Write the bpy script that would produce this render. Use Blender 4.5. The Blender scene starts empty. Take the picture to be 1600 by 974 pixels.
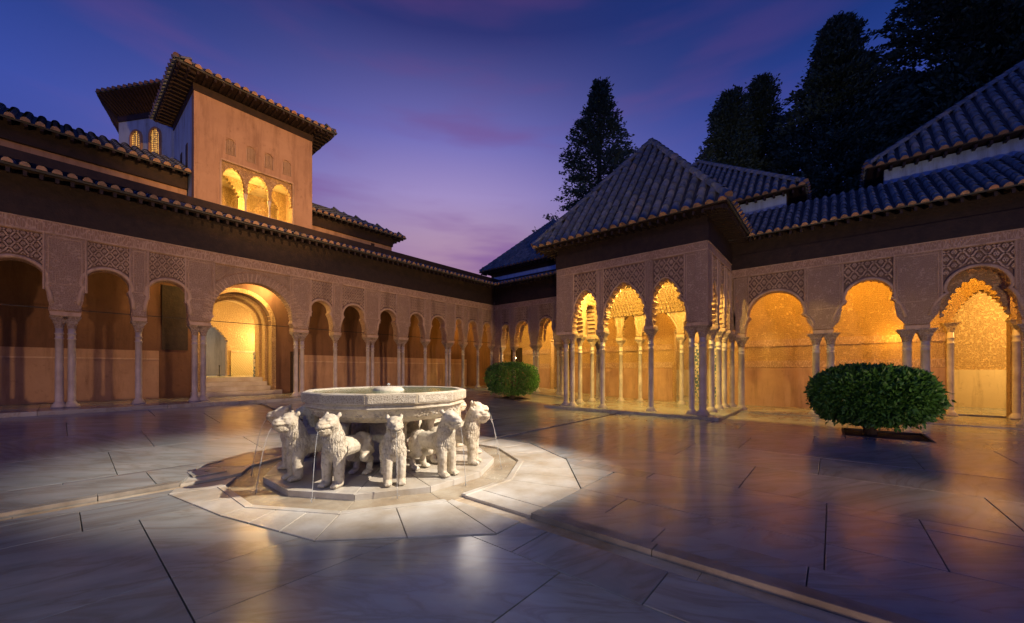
import bpy, bmesh, math, random
from mathutils import Vector, Matrix
random.seed(7)
R = math.radians
U = 1.25                     # one layout unit (the camera's height) in metres
C = bpy.context.scene.collection
S = bpy.context.scene

def lin(r, g, b):
    f = lambda c: (c/255/12.92) if c/255 <= .04045 else ((c/255+.055)/1.055)**2.4
    return (f(r), f(g), f(b), 1)

# ------------------------------------------------------------------ camera
cam = bpy.data.objects.new('camera', bpy.data.cameras.new('camera'))
C.objects.link(cam); S.camera = cam
cam.location = (0, 0, U)
cam.rotation_euler = (R(90), 0, R(-50))
cam.data.sensor_width = 36; cam.data.lens = 13.41
cam.data.shift_y = (578-487)/1600
cam.data.clip_start = .05; cam.data.clip_end = 4000
S.view_settings.view_transform = 'Standard'; S.view_settings.look = 'None'
S.view_settings.exposure = 0.0; S.view_settings.gamma = 1
S.render.engine = 'CYCLES'
S.cycles.use_denoising = True
S.cycles.max_bounces = 6; S.cycles.diffuse_bounces = 3; S.cycles.glossy_bounces = 3
S.cycles.transparent_max_bounces = 6
S.cycles.sample_clamp_indirect = 4
S.cycles.caustics_reflective = False; S.cycles.caustics_refractive = False

# ------------------------------------------------------------------ world: dusk sky
W = bpy.data.worlds.new('World'); S.world = W; W.use_nodes = True
nt = W.node_tree; nt.nodes.clear()
def N(t, typ, **kw):
    n = t.nodes.new(typ)
    for k, v in kw.items():
        if k in n.inputs.keys() if hasattr(n.inputs, 'keys') else False: n.inputs[k].default_value = v
        else: setattr(n, k, v)
    return n
def ramp(t, fac, stops, interp='LINEAR'):
    n = t.nodes.new('ShaderNodeValToRGB'); n.color_ramp.interpolation = interp
    e = n.color_ramp.elements
    while len(e) < len(stops): e.new(.5)
    for q, (p, c) in zip(e, stops):
        q.position = p; q.color = c if len(c) == 4 else (*c, 1)
    if fac is not None: t.links.new(fac, n.inputs[0])
    return n
def math_(t, op, a, b=None, clamp=False):
    n = t.nodes.new('ShaderNodeMath'); n.operation = op; n.use_clamp = clamp
    for i, v in enumerate((a, b)):
        if v is None: continue
        if isinstance(v, (int, float)): n.inputs[i].default_value = v
        else: t.links.new(v, n.inputs[i])
    return n.outputs[0]
def mixc(t, fac, a, b, mode='MIX'):
    n = t.nodes.new('ShaderNodeMixRGB'); n.blend_type = mode
    for i, v in enumerate((fac, a, b)):
        if isinstance(v, (int, float)): n.inputs[i].default_value = v
        elif isinstance(v, tuple): n.inputs[i].default_value = v
        else: t.links.new(v, n.inputs[i])
    return n.outputs[0]
tc = nt.nodes.new('ShaderNodeTexCoord')
sep = nt.nodes.new('ShaderNodeSeparateXYZ'); nt.links.new(tc.outputs['Generated'], sep.inputs[0])
base = ramp(nt, sep.outputs[2], [(0, lin(84, 74, 140)), (.2, lin(62, 74, 156)), (.43, lin(50, 74, 162)), (.58, lin(26, 52, 122)), (.75, lin(18, 42, 104)), (1, lin(16, 40, 92))])
glow = ramp(nt, sep.outputs[2], [(0, lin(158, 96, 140)), (.2, lin(172, 130, 158)), (.32, lin(174, 144, 176)), (.41, lin(160, 142, 196)), (.51, lin(116, 112, 184)), (.66, lin(48, 54, 116)), (.8, lin(24, 40, 94)), (1, lin(16, 40, 92))])
dp = nt.nodes.new('ShaderNodeVectorMath'); dp.operation = 'DOT_PRODUCT'
nt.links.new(tc.outputs['Generated'], dp.inputs[0]); dp.inputs[1].default_value = (math.cos(R(49)), math.sin(R(49)), 0)
hz = math_(nt, 'SQRT', math_(nt, 'SUBTRACT', 1.0001, math_(nt, 'MULTIPLY', sep.outputs[2], sep.outputs[2])))
daz = math_(nt, 'DIVIDE', dp.outputs['Value'], hz)
g = math_(nt, 'POWER', math_(nt, 'MAXIMUM', daz, 0.0), 9.0)
sky = mixc(nt, g, base.outputs[0], glow.outputs[0])
mp = nt.nodes.new('ShaderNodeMapping'); mp.inputs['Scale'].default_value = (1.3, 1.3, 7); mp.inputs['Rotation'].default_value = (R(8), R(-14), 0)
nt.links.new(tc.outputs['Generated'], mp.inputs[0])
cn = nt.nodes.new('ShaderNodeTexNoise'); cn.inputs['Scale'].default_value = 1.5; cn.inputs['Detail'].default_value = 4; cn.inputs['Roughness'].default_value = .5
nt.links.new(mp.outputs[0], cn.inputs[0])
cr = ramp(nt, cn.outputs[0], [(.46, (0, 0, 0, 1)), (.70, (1, 1, 1, 1))], 'EASE')
cg = math_(nt, 'POWER', math_(nt, 'MAXIMUM', dp.outputs['Value'], 0.0), 3.0)
cf = math_(nt, 'MULTIPLY', cr.outputs[0], math_(nt, 'MULTIPLY', cg, .95))
ccol = ramp(nt, sep.outputs[2], [(0, lin(112, 72, 128)), (.3, lin(132, 92, 158)), (.6, lin(112, 70, 128)), (1, lin(50, 40, 90))])
sky2 = mixc(nt, cf, sky, ccol.outputs[0])
bg = nt.nodes.new('ShaderNodeBackground'); nt.links.new(sky2, bg.inputs[0]); bg.inputs[1].default_value = 1.0
wo = nt.nodes.new('ShaderNodeOutputWorld'); nt.links.new(bg.outputs[0], wo.inputs[0])

# ------------------------------------------------------------------ floodlights, added fill and lamps
WARM = (1, .60, .27); GOLD = (1, .46, .045); WHITE = (1, .87, .70)
def spot(x, y, z, tx, ty, tz, power, col, angle, blend=.6, size=.12):
    l = bpy.data.lights.new('flood_and_fill', 'SPOT'); l.energy = power; l.color = col
    l.spot_size = R(angle); l.spot_blend = blend; l.shadow_soft_size = size
    o = bpy.data.objects.new('flood_and_fill', l); C.objects.link(o)
    o.location = (x*U, y*U, z*U)
    o.rotation_euler = (Vector((tx, ty, tz))-Vector((x, y, z))).to_track_quat('-Z', 'Y').to_euler()
def lamp(x, y, z, power, col=GOLD, size=.30):
    l = bpy.data.lights.new('lamp_light', 'POINT'); l.energy = power; l.color = col; l.shadow_soft_size = size
    o = bpy.data.objects.new('lamp_light', l); C.objects.link(o); o.location = (x*U, y*U, z*U)
# unseen court floodlights; the soft fill and low washes are added to brighten
spot(6.9, -3.6, 7.2, 2.25, 3.6, .1, 16500, WHITE, 20.5, .6, .05)      # key from the right, on the fountain
spot(8.7, 8.9, 4.7, 2.2, 3.4, 0, 130, WHITE, 24, .6, .6)          # from the far corner, throws shadows to the viewer
spot(-4.5, -2.5, 4.2, 1.2, 2.8, 0, 700, (1, .92, .66), 46, 1.0, .3)       # soft fill added over the near floor, no fitting there
spot(-4.6, -3.0, .20, .3, 9.9, 2.7, 2600, (1, .56, .27), 50, .9, .25)     # added low wash on the long arcade, left end
spot(4.0, -3.2, .20, 6.0, 9.9, 2.9, 3300, (1, .58, .28), 52, .9, .25)   # and its right end
spot(-1.8, -1.9, .20, 8.4, 3.2, 2.9, 1050, (1, .60, .36), 44, .9, .25)  # added low wash, pavilion
spot(3.6, -3.8, .20, 10.7, -.4, 2.9, 800, (1, .66, .44), 56, .9, .25)  # added low wash, right wing
spot(2.0, -5.0, 4.6, 3.2, 10.7, 6.1, 10000, (1, .48, .16), 21, .7, .1)   # on the tower
# lamps in the galleries and rooms
lamp(11.12, 1.0, 3.18, 110, GOLD, .1); lamp(11.12, -.6, 3.18, 150, GOLD, .1); lamp(11.12, -2.2, 3.18, 120, GOLD, .1); lamp(11.12, -3.4, 3.18, 60, GOLD, .1)
lamp(12.0, -1.1, 1.75, 22, GOLD, .1)
lamp(13.5, -3.9, 2.8, 520, (1, .62, .17))
lamp(8.83, 4.75, 3.2, 330, (1, .66, .14), .1); lamp(8.83, 3.7, 3.2, 400, (1, .66, .14), .1); lamp(8.83, 2.7, 3.2, 330, (1, .66, .14), .1); lamp(11.5, 3.3, 3.1, 120, GOLD, .1); lamp(12.75, 2.25, 2.9, 200, (1, .68, .24)); lamp(12.75, 4.1, 2.9, 200, (1, .68, .24))
lamp(11.12, 6.2, 3.15, 120, GOLD, .1); lamp(11.12, 7.5, 3.15, 180, (1, .55, .09), .1); lamp(11.12, 8.6, 3.15, 150, (1, .55, .09), .1)
lamp(12.8, 7.1, 2.7, 300, (1, .64, .24)); lamp(10.3, 10.9, 2.6, 40); lamp(8.6, 10.8, 2.4, 14)
lamp(4.55, 14.9, 2.1, 170, (1, .66, .24)); lamp(2.2, 13.1, 2.6, 330, (1, .62, .18)); lamp(4.2, 12.75, 3.2, 120, (1, .62, .18), .1); lamp(1.9, 17.0, 2.4, 110, (1, .97, .90)); lamp(3.5, 11.2, 3.1, 80, (1, .60, .18), .1); lamp(2.3, 10.3, 3.1, 60, (1, .60, .18), .1); lamp(2.95, 10.9, 3.2, 45, (1, .55, .16))
lamp(3.2, 11.4, 5.2, 150, (1, .60, .13)); lamp(1.3, 17.6, 8.1, 20, (1, .5, .12))

# ------------------------------------------------------------------ materials
def mat(name):
    m = bpy.data.materials.new(name); m.use_nodes = True
    t = m.node_tree; b = t.nodes['Principled BSDF']
    return m, t, b
def coords(t, scale=1, space='Object', sc=None):
    c = t.nodes.new('ShaderNodeTexCoord'); mp = t.nodes.new('ShaderNodeMapping')
    mp.inputs['Scale'].default_value = sc if sc else (scale,)*3
    t.links.new(c.outputs[space], mp.inputs[0]); return mp.outputs[0]
def gcoords(t, sc=(1, 1, 1)):
    g = t.nodes.new('ShaderNodeNewGeometry'); mp = t.nodes.new('ShaderNodeMapping'); mp.inputs['Scale'].default_value = sc
    t.links.new(g.outputs['Position'], mp.inputs[0]); return mp.outputs[0]
def noise(t, v, scale, det=5, rough=.55, dist=0):
    n = t.nodes.new('ShaderNodeTexNoise'); t.links.new(v, n.inputs[0])
    n.inputs['Scale'].default_value = scale; n.inputs['Detail'].default_value = det
    n.inputs['Roughness'].default_value = rough; n.inputs['Distortion'].default_value = dist
    return n.outputs[0]
def voro(t, v, scale, feature='F1', rnd=1.0, out=0):
    n = t.nodes.new('ShaderNodeTexVoronoi'); n.feature = feature; t.links.new(v, n.inputs[0])
    n.inputs['Scale'].default_value = scale; n.inputs['Randomness'].default_value = rnd
    return n.outputs[out]
def bump(t, b, h, strength=.5, dist=.02):
    n = t.nodes.new('ShaderNodeBump'); n.inputs['Strength'].default_value = strength; n.inputs['Distance'].default_value = dist
    t.links.new(h, n.inputs['Height']); t.links.new(n.outputs[0], b.inputs['Normal'])
def objrand(t):
    return t.nodes.new('ShaderNodeObjectInfo').outputs['Random']

def plain(name, c1, c2, rough=.8, sc=3, bs=.3, bsc=25, metallic=0):
    m, t, b = mat(name); v = gcoords(t)
    r = ramp(t, noise(t, v, sc, 6, .6), [(.3, c1), (.7, c2)])
    col = r.outputs[0]
    if 'plaster' in name:
        st = ramp(t, noise(t, gcoords(t, (2.2, 2.2, .28)), 2.0, 8, .7), [(.36, (.62, .58, .55, 1)), (.52, (1, 1, 1, 1))])
        cr = ramp(t, noise(t, v, 5.5, 8, .75), [(.34, (.7, .66, .62, 1)), (.42, (1, 1, 1, 1)), (.70, (1, 1, 1, 1)), (.74, (1.12, 1.1, 1.06, 1))])
        col = mixc(t, .75, mixc(t, .7, col, cr.outputs[0], 'MULTIPLY'), st.outputs[0], 'MULTIPLY')
    t.links.new(col, b.inputs['Base Color']); b.inputs['Roughness'].default_value = rough
    b.inputs['Metallic'].default_value = metallic
    bump(t, b, noise(t, v, bsc, 5), bs, .02); return m
def carved(name, c1, c2, scale=9, strength=.9, dist=.03):
    """moulded plaster: small dense interlace in relief, hollows darker than ridges"""
    m, t, b = mat(name); v = gcoords(t)
    n1 = noise(t, v, 1.1, 5, .6)
    # warp
    va = t.nodes.new('ShaderNodeVectorMath'); va.operation = 'ADD'
    nn = t.nodes.new('ShaderNodeTexNoise'); nn.inputs['Scale'].default_value = 5; t.links.new(v, nn.inputs[0])
    t.links.new(v, va.inputs[0])
    sc = t.nodes.new('ShaderNodeVectorMath'); sc.operation = 'SCALE'; sc.inputs['Scale'].default_value = .12
    t.links.new(nn.outputs['Color'], sc.inputs[0]); t.links.new(sc.outputs[0], va.inputs[1])
    e = voro(t, va.outputs[0], scale, 'DISTANCE_TO_EDGE', .55)
    e2 = voro(t, va.outputs[0], scale*2.3, 'F1', .7)
    rr = ramp(t, e, [(.03, (1, 1, 1, 1)), (.13, (0, 0, 0, 1))])
    rr2 = ramp(t, e2, [(.25, (1, 1, 1, 1)), (.5, (0, 0, 0, 1))])
    h = math_(t, 'MAXIMUM', rr.outputs[0], math_(t, 'MULTIPLY', rr2.outputs[0], .8))
    col = mixc(t, n1, c1, c2)
    dark = mixc(t, 1.0, col, (.66, .60, .55, 1), 'MULTIPLY')
    t.links.new(mixc(t, h, dark, col), b.inputs['Base Color'])
    b.inputs['Roughness'].default_value = .85
    bump(t, b, h, strength, dist); return m
def inscr(name, c1, c2):
    m, t, b = mat(name); v = gcoords(t, (1, 1, .22))
    e = voro(t, v, 30, 'DISTANCE_TO_EDGE', .9); rr = ramp(t, e, [(.04, (1, 1, 1, 1)), (.16, (0, 0, 0, 1))])
    col = mixc(t, noise(t, gcoords(t), 2), c1, c2)
    t.links.new(mixc(t, rr.outputs[0], mixc(t, 1.0, col, (.68, .62, .55, 1), 'MULTIPLY'), col), b.inputs['Base Color'])
    b.inputs['Roughness'].default_value = .85; bump(t, b, rr.outputs[0], .6, .015); return m

def marble_floor(name, stain=.0):
    m, t, b = mat(name)
    rnd = objrand(t)
    g = t.nodes.new('ShaderNodeNewGeometry')
    # each slab its own cut of the block: offset + rotate coordinates by the object's random number
    vr = t.nodes.new('ShaderNodeVectorRotate'); vr.rotation_type = 'Z_AXIS'; t.links.new(g.outputs['Position'], vr.inputs[0])
    t.links.new(math_(t, 'MULTIPLY', rnd, 1.2), vr.inputs['Angle'])
    ad = t.nodes.new('ShaderNodeVectorMath'); ad.operation = 'ADD'; t.links.new(vr.outputs[0], ad.inputs[0])
    cx = t.nodes.new('ShaderNodeCombineXYZ'); t.links.new(math_(t, 'MULTIPLY', rnd, 37.), cx.inputs[0]); t.links.new(math_(t, 'MULTIPLY', rnd, 91.), cx.inputs[1])
    t.links.new(cx.outputs[0], ad.inputs[1]); 
    mp = t.nodes.new('ShaderNodeMapping'); mp.inputs['Scale'].default_value = (.45, 1.7, 1); t.links.new(ad.outputs[0], mp.inputs[0]); v = mp.outputs[0]
    n1 = noise(t, v, .9, 8, .6, 1.2)
    n2 = noise(t, v, 1.6, 10, .65, 2.5)
    v2 = noise(t, v, 1.3, 6, .55, 1.8)
    vein = ramp(t, math_(t, 'ABSOLUTE', math_(t, 'SUBTRACT', v2, .5)), [(0, (1, 1, 1, 1)), (.045, (.35, .35, .35, 1)), (.15, (0, 0, 0, 1))])
    base = ramp(t, n1, [(.3, (.33, .37, .39, 1)), (.55, (.45, .48, .49, 1)), (.75, (.54, .56, .56, 1))])
    warm = ramp(t, n2, [(.50, (0, 0, 0, 1)), (.72, (1, 1, 1, 1))])
    c = mixc(t, math_(t, 'MULTIPLY', warm.outputs[0], .34+stain), base.outputs[0], (.38, .29, .18, 1))
    c = mixc(t, math_(t, 'MULTIPLY', vein.outputs[0], .42), c, (.20, .15, .10, 1))
    tone = ramp(t, rnd, [(0, (.74, .74, .76, 1)), (.5, (.90, .88, .86, 1)), (1, (1.0, .98, .95, 1))])
    c = mixc(t, 1.0, c, tone.outputs[0], 'MULTIPLY')
    # broad grime and rain stains across slabs
    gr = ramp(t, noise(t, g.outputs['Position'], .5, 7, .65), [(.35, (.78, .77, .76, 1)), (.6, (1, 1, 1, 1))])
    c = mixc(t, .8, c, gr.outputs[0], 'MULTIPLY')
    t.links.new(c, b.inputs['Base Color'])
    rg = ramp(t, noise(t, g.outputs['Position'], 1.7, 6, .6), [(.3, (.15,)*3), (.7, (.27,)*3)])
    t.links.new(rg.outputs[0], b.inputs['Roughness'])
    b.inputs['IOR'].default_value = 1.6
    hh = math_(t, 'ADD', noise(t, g.outputs['Position'], 2.2, 3), math_(t, 'MULTIPLY', noise(t, g.outputs['Position'], 60, 3), .03))
    bump(t, b, hh, .25, .012)
    return m
M = {}
M['floor'] = marble_floor('court_marble'); M['floor_stained'] = marble_floor('stained_marble', .45)
M['pale_marble'] = plain('pale_stained_marble', (.38, .31, .22), (.62, .60, .56), .32, 2.0, .35, 8)
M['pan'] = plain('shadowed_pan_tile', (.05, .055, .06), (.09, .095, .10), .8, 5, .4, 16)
M['kerb'] = plain('stained_kerb_marble', (.13, .11, .09), (.34, .31, .27), .5, 2.5, .4, 14)
M['joint'] = plain('joint_mortar', (.10, .08, .06), (.17, .14, .11), .9)
M['wet'] = plain('wet_stained_stone', (.34, .20, .08), (.66, .58, .46), .20, 2.2, .5, 9)
M['stucco'] = carved('carved_stucco', (.50, .33, .21, 1), (.62, .44, .30, 1), 19, .6, .015)
M['stucco_fine'] = carved('carved_stucco_fine', (.50, .36, .26, 1), (.62, .47, .34, 1), 24, .7, .015)
M['stucco_gold'] = carved('carved_ochre_stucco', (.60, .42, .22, 1), (.70, .50, .28, 1), 17, .9, .02)
M['inscription'] = inscr('inscribed_stucco', (.52, .36, .25, 1), (.64, .47, .34, 1))
M['plaster'] = plain('smooth_plaster', (.40, .25, .16), (.52, .34, .22), .85, 1.3, .25, 14)
M['panel_ground'] = plain('painted_panel_ground', (.17, .115, .09), (.28, .19, .14), .9, 4, .4, 30)
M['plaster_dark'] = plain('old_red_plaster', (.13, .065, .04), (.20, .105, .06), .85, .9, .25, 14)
M['plaster_pale'] = plain('pale_plaster', (.55, .46, .34), (.66, .56, .42), .8, 1.1, .2, 14)
M['plaster_blue_lit'] = plain('blue_lit_white_plaster', (.36, .53, .74), (.46, .64, .84), .85, 1.3, .2, 14)  # blue light on the white walls is put into this plaster's colour
M['moulding'] = plain('plaster_moulding', (.52, .36, .24), (.66, .49, .34), .8, 4, .4, 30)
M['column'] = plain('weathered_column_marble', (.40, .34, .29), (.66, .60, .54), .45, 3.5, .35, 16)
M['capital'] = carved('carved_capital_marble', (.42, .33, .26, 1), (.60, .50, .40, 1), 16, .8, .02)
M['wood'] = plain('dark_timber', (.016, .010, .008), (.042, .024, .016), .7, 6, .5, 20)
M['metal'] = plain('black_iron', (.02, .02, .02), (.05, .045, .04), .45, 8, .2, 30, .8)
def clay(name, dark, lite):
    m, t, b = mat(name); rnd = objrand(t); v = gcoords(t)
    n = noise(t, v, 3.2, 6, .65); cc = ramp(t, n, [(.3, dark), (.55, lite), (.75, (.20, .17, .15, 1))])
    n2 = noise(t, v, 9, 4); l = ramp(t, n2, [(.55, (1, 1, 1, 1)), (.68, (.55, .60, .55, 1))])
    c = mixc(t, 1.0, cc.outputs[0], l.outputs[0], 'MULTIPLY')
    tone = ramp(t, rnd, [(0, (.65, .68, .72, 1)), (.7, (1.1, 1.08, 1.05, 1)), (.93, (1.2, 1.15, 1.1, 1)), (1, (1.5, 1.15, .9, 1))])
    t.links.new(mixc(t, 1.0, c, tone.outputs[0], 'MULTIPLY'), b.inputs['Base Color'])
    b.inputs['Roughness'].default_value = .6; bump(t, b, n2, .5, .02); return m
M['tile'] = clay('lichened_clay_tile', (.13, .17, .20, 1), (.26, .31, .34, 1))
M['tile_end'] = clay('clay_tile_mortar', (.30, .18, .11, 1), (.42, .27, .17, 1))
m, t, b = mat('fountain_marble'); v = gcoords(t)
r_ = ramp(t, noise(t, v, 2.4, 7, .65), [(.3, (.46, .38, .27, 1)), (.5, (.62, .55, .44, 1)), (.72, (.72, .67, .57, 1))])
pits = ramp(t, noise(t, v, 26, 5, .7), [(.30, (.55, .50, .42, 1)), (.48, (1, 1, 1, 1))])
t.links.new(mixc(t, .8, r_.outputs[0], pits.outputs[0], 'MULTIPLY'), b.inputs['Base Color']); b.inputs['Roughness'].default_value = .62
bump(t, b, math_(t, 'ADD', noise(t, v, 26, 6, .7), math_(t, 'MULTIPLY', noise(t, v, 90, 3), .3)), .55, .012); M['lion'] = m
M['basin'] = m
M['rim_inscribed'] = carved('inscribed_rim_marble', (.56, .49, .38, 1), (.66, .60, .50, 1), 40, .6, .008)
m, t, b = mat('lion_mane_marble'); v = coords(t, 1, 'Object')
mpv = t.nodes.new('ShaderNodeMapping'); mpv.inputs['Scale'].default_value = (1, 1, .38); t.links.new(v, mpv.inputs[0])
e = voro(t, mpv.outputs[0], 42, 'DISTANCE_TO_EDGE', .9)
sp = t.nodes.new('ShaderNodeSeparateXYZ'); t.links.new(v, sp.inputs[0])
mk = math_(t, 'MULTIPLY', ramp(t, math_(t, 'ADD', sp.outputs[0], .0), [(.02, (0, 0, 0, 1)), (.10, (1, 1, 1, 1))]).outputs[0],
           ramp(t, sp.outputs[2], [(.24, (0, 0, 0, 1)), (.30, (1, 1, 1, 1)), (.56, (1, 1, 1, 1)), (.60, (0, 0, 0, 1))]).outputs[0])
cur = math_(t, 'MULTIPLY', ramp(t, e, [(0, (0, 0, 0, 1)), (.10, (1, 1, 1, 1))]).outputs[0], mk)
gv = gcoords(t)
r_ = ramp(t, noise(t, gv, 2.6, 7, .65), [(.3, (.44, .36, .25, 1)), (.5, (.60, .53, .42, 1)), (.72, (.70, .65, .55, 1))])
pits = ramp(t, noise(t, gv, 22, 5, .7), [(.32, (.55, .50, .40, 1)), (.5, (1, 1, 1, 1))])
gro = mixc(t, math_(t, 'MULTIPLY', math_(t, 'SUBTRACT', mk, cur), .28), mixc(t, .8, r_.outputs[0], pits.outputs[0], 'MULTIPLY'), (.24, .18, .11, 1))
t.links.new(gro, b.inputs['Base Color']); b.inputs['Roughness'].default_value = .65
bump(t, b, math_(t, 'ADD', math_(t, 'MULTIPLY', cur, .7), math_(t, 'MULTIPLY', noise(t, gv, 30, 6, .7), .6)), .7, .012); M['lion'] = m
m, t, b = mat('green_water'); b.inputs['Base Color'].default_value = (.17, .22, .10, 1); b.inputs['Roughness'].default_value = .06; b.inputs['IOR'].default_value = 1.33
bump(t, b, noise(t, gcoords(t), 9, 4), .5, .02); M['water'] = m
m, t, b = mat('gutter_water'); b.inputs['Base Color'].default_value = (.42, .40, .32, 1); b.inputs['Roughness'].default_value = .03; b.inputs['IOR'].default_value = 1.33; b.inputs['Alpha'].default_value = .30
bump(t, b, noise(t, gcoords(t), 14, 4), .6, .02); M['thin_water'] = m
m, t, b = mat('water_jet'); b.inputs['Base Color'].default_value = (.9, .93, .96, 1); b.inputs['Roughness'].default_value = .15; b.inputs['Transmission Weight'].default_value = .6; b.inputs['IOR'].default_value = 1.33; M['jet'] = m
def mosaic(name, a, bcol, c, scale):
    m, t, b = mat(name); v = gcoords(t)
    d = t.nodes.new('ShaderNodeMapping'); d.inputs['Rotation'].default_value = (R(45), R(45), R(45)); t.links.new(v, d.inputs[0])
    ch = t.nodes.new('ShaderNodeTexChecker'); t.links.new(d.outputs[0], ch.inputs[0]); ch.inputs['Scale'].default_value = scale
    ch.inputs['Color1'].default_value = a; ch.inputs['Color2'].default_value = bcol
    w = voro(t, v, scale*1.1, 'F1', .1); rr = ramp(t, w, [(.22, (1, 1, 1, 1)), (.3, (0, 0, 0, 1))])
    t.links.new(mixc(t, rr.outputs[0], ch.outputs[0], c), b.inputs['Base Color']); b.inputs['Roughness'].default_value = .25
    return m
M['mosaic'] = mosaic('glazed_mosaic', (.62, .56, .42, 1), (.08, .14, .18, 1), (.10, .22, .14, 1), 9)
M['mosaic_gold'] = mosaic('ochre_mosaic', (.62, .52, .32, 1), (.34, .26, .12, 1), (.52, .44, .3, 1), 34)
def leafy(name, a, bcol, rough=.45):
    m, t, b = mat(name); v = gcoords(t)
    g = t.nodes.new('ShaderNodeNewGeometry')
    c = ramp(t, g.outputs['Random Per Island'], [(0, a), (1, bcol)])
    t.links.new(c.outputs[0], b.inputs['Base Color']); b.inputs['Roughness'].default_value = rough
    return m
M['bush'] = leafy('glossy_clipped_leaf', (.05, .15, .02, 1), (.11, .30, .045, 1), .45)
M['fir'] = leafy('dark_fir_needles', (.06, .11, .07, 1), (.13, .21, .12, 1), .7)
M['bark'] = plain('rough_bark', (.06, .04, .03), (.12, .09, .06), .9, 6, .7, 22)
M['soil'] = plain('dark_soil', (.03, .02, .015), (.06, .045, .03), .95, 8, .8, 30)
M['terrain'] = plain('dry_earth', (.06, .05, .04), (.12, .10, .07), .95, .2, .4, 3)
m, t, b = mat('lit_bulb'); b.inputs['Emission Color'].default_value = (1, .72, .32, 1); b.inputs['Emission Strength'].default_value = 40; M['bulb'] = m

# ------------------------------------------------------------------ mesh builder (layout units in, metres out)
class MB:
    def __init__(s): s.v = []; s.f = []; s.m = []; s.sm = []
    def add(s, vs, fs, mi=0, smooth=False):
        o = len(s.v); s.v += [tuple(p) for p in vs]
        for f in fs: s.f.append([i+o for i in f]); s.m.append(mi); s.sm.append(smooth)
        return s
    def box(s, x0, y0, z0, x1, y1, z1, mi=0):
        return s.add([(x0,y0,z0),(x1,y0,z0),(x1,y1,z0),(x0,y1,z0),(x0,y0,z1),(x1,y0,z1),(x1,y1,z1),(x0,y1,z1)],
                     [(0,3,2,1),(4,5,6,7),(0,1,5,4),(1,2,6,5),(2,3,7,6),(3,0,4,7)], mi)
    def prism(s, pts, fa, fb, mi=0):
        """closed outline pts extruded between two mappings of each 2-D point"""
        if len(pts) > 12:
            from mathutils.geometry import delaunay_2d_cdt
            cl = []
            for p in pts:
                if not cl or math.dist(p, cl[-1]) > 1e-5: cl.append(tuple(p))
            n = len(cl)
            V2, _, T, _, _, _ = delaunay_2d_cdt([Vector(p) for p in cl], [], [list(range(n))], 1, 1e-6)
            m_ = len(V2); ec = {}
            for t_ in T:
                for i in range(3): e = (t_[i], t_[(i+1) % 3]); ec[e] = ec.get(e, 0)+1
            fs = [tuple(t_) for t_ in T]+[tuple(i+m_ for i in t_[::-1]) for t_ in T]
            fs += [(e[1], e[0], e[0]+m_, e[1]+m_) for e in ec if (e[1], e[0]) not in ec]
            return s.add([fa(tuple(p)) for p in V2]+[fb(tuple(p)) for p in V2], fs, mi)
        n = len(pts); a = [fa(p) for p in pts]; b = [fb(p) for p in pts]
        return s.add(a+b, [list(range(n)), list(range(2*n-1, n-1, -1))]+[(i, i+n, (i+1) % n+n, (i+1) % n) for i in range(n)], mi)
    def bar(s, a, b, w, h, up=(0, 0, 1), mi=0):
        a = Vector(a); b = Vector(b); d = (b-a).normalized(); up = Vector(up)
        sd = d.cross(up); sd = (sd if sd.length > 1e-4 else d.orthogonal()).normalized(); u2 = sd.cross(d)
        vs = []
        for p in (a, b):
            for i, j in ((-1,-1),(1,-1),(1,1),(-1,1)): vs.append(p+sd*(w/2*i)+u2*(h/2*j))
        return s.add(vs, [(0,1,2,3),(7,6,5,4),(0,4,5,1),(1,5,6,2),(2,6,7,3),(3,7,4,0)], mi)
    def lathe(s, prof, n=16, cx=0, cy=0, rot=0, smooth=True, cap=True, mi=0):
        vs = []
        for r, z in prof:
            for k in range(n):
                a = rot+2*math.pi*k/n; vs.append((cx+r*math.cos(a), cy+r*math.sin(a), z))
        fs = []
        for i in range(len(prof)-1):
            for k in range(n):
                fs.append((i*n+k, i*n+(k+1) % n, (i+1)*n+(k+1) % n, (i+1)*n+k))
        s.add(vs, fs, mi, smooth)
        if cap:
            o = len(s.v)-len(vs)
            s.f.append([o+k for k in range(n)][::-1]); s.m.append(mi); s.sm.append(False)
            s.f.append([o+(len(prof)-1)*n+k for k in range(n)]); s.m.append(mi); s.sm.append(False)
        return s
    def tube(s, pts, rad, n=8, mi=0):
        ring = []
        for i, p in enumerate(pts):
            p = Vector(p); d = (Vector(pts[min(i+1, len(pts)-1)])-Vector(pts[max(i-1, 0)])).normalized()
            a = d.orthogonal().normalized() if i == 0 else (ring_a-d*ring_a.dot(d)).normalized(); ring_a = a; b = d.cross(a)
            r = rad[i] if isinstance(rad, (list, tuple)) else rad
            ring.append([p+a*(r*math.cos(2*math.pi*k/n))+b*(r*math.sin(2*math.pi*k/n)) for k in range(n)])
        vs = [q for r_ in ring for q in r_]; fs = []
        for i in range(len(pts)-1):
            for k in range(n): fs.append((i*n+k, i*n+(k+1) % n, (i+1)*n+(k+1) % n, (i+1)*n+k))
        fs.append(list(range(n))[::-1]); fs.append([(len(pts)-1)*n+k for k in range(n)])
        return s.add(vs, fs, mi, True)
    def mesh(s, name, mats, off=(0, 0, 0), fix=True):
        me = bpy.data.meshes.new(name)
        me.from_pydata([((x-off[0])*U, (y-off[1])*U, (z-off[2])*U) for x, y, z in s.v], [], s.f)
        for mm in (mats if isinstance(mats, (list, tuple)) else [mats]): me.materials.append(M[mm])
        me.polygons.foreach_set('material_index', s.m); me.polygons.foreach_set('use_smooth', s.sm)
        if fix:
            bm = bmesh.new(); bm.from_mesh(me); bmesh.ops.recalc_face_normals(bm, faces=bm.faces); bm.to_mesh(me); bm.free()
        me.update(); return me
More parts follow.
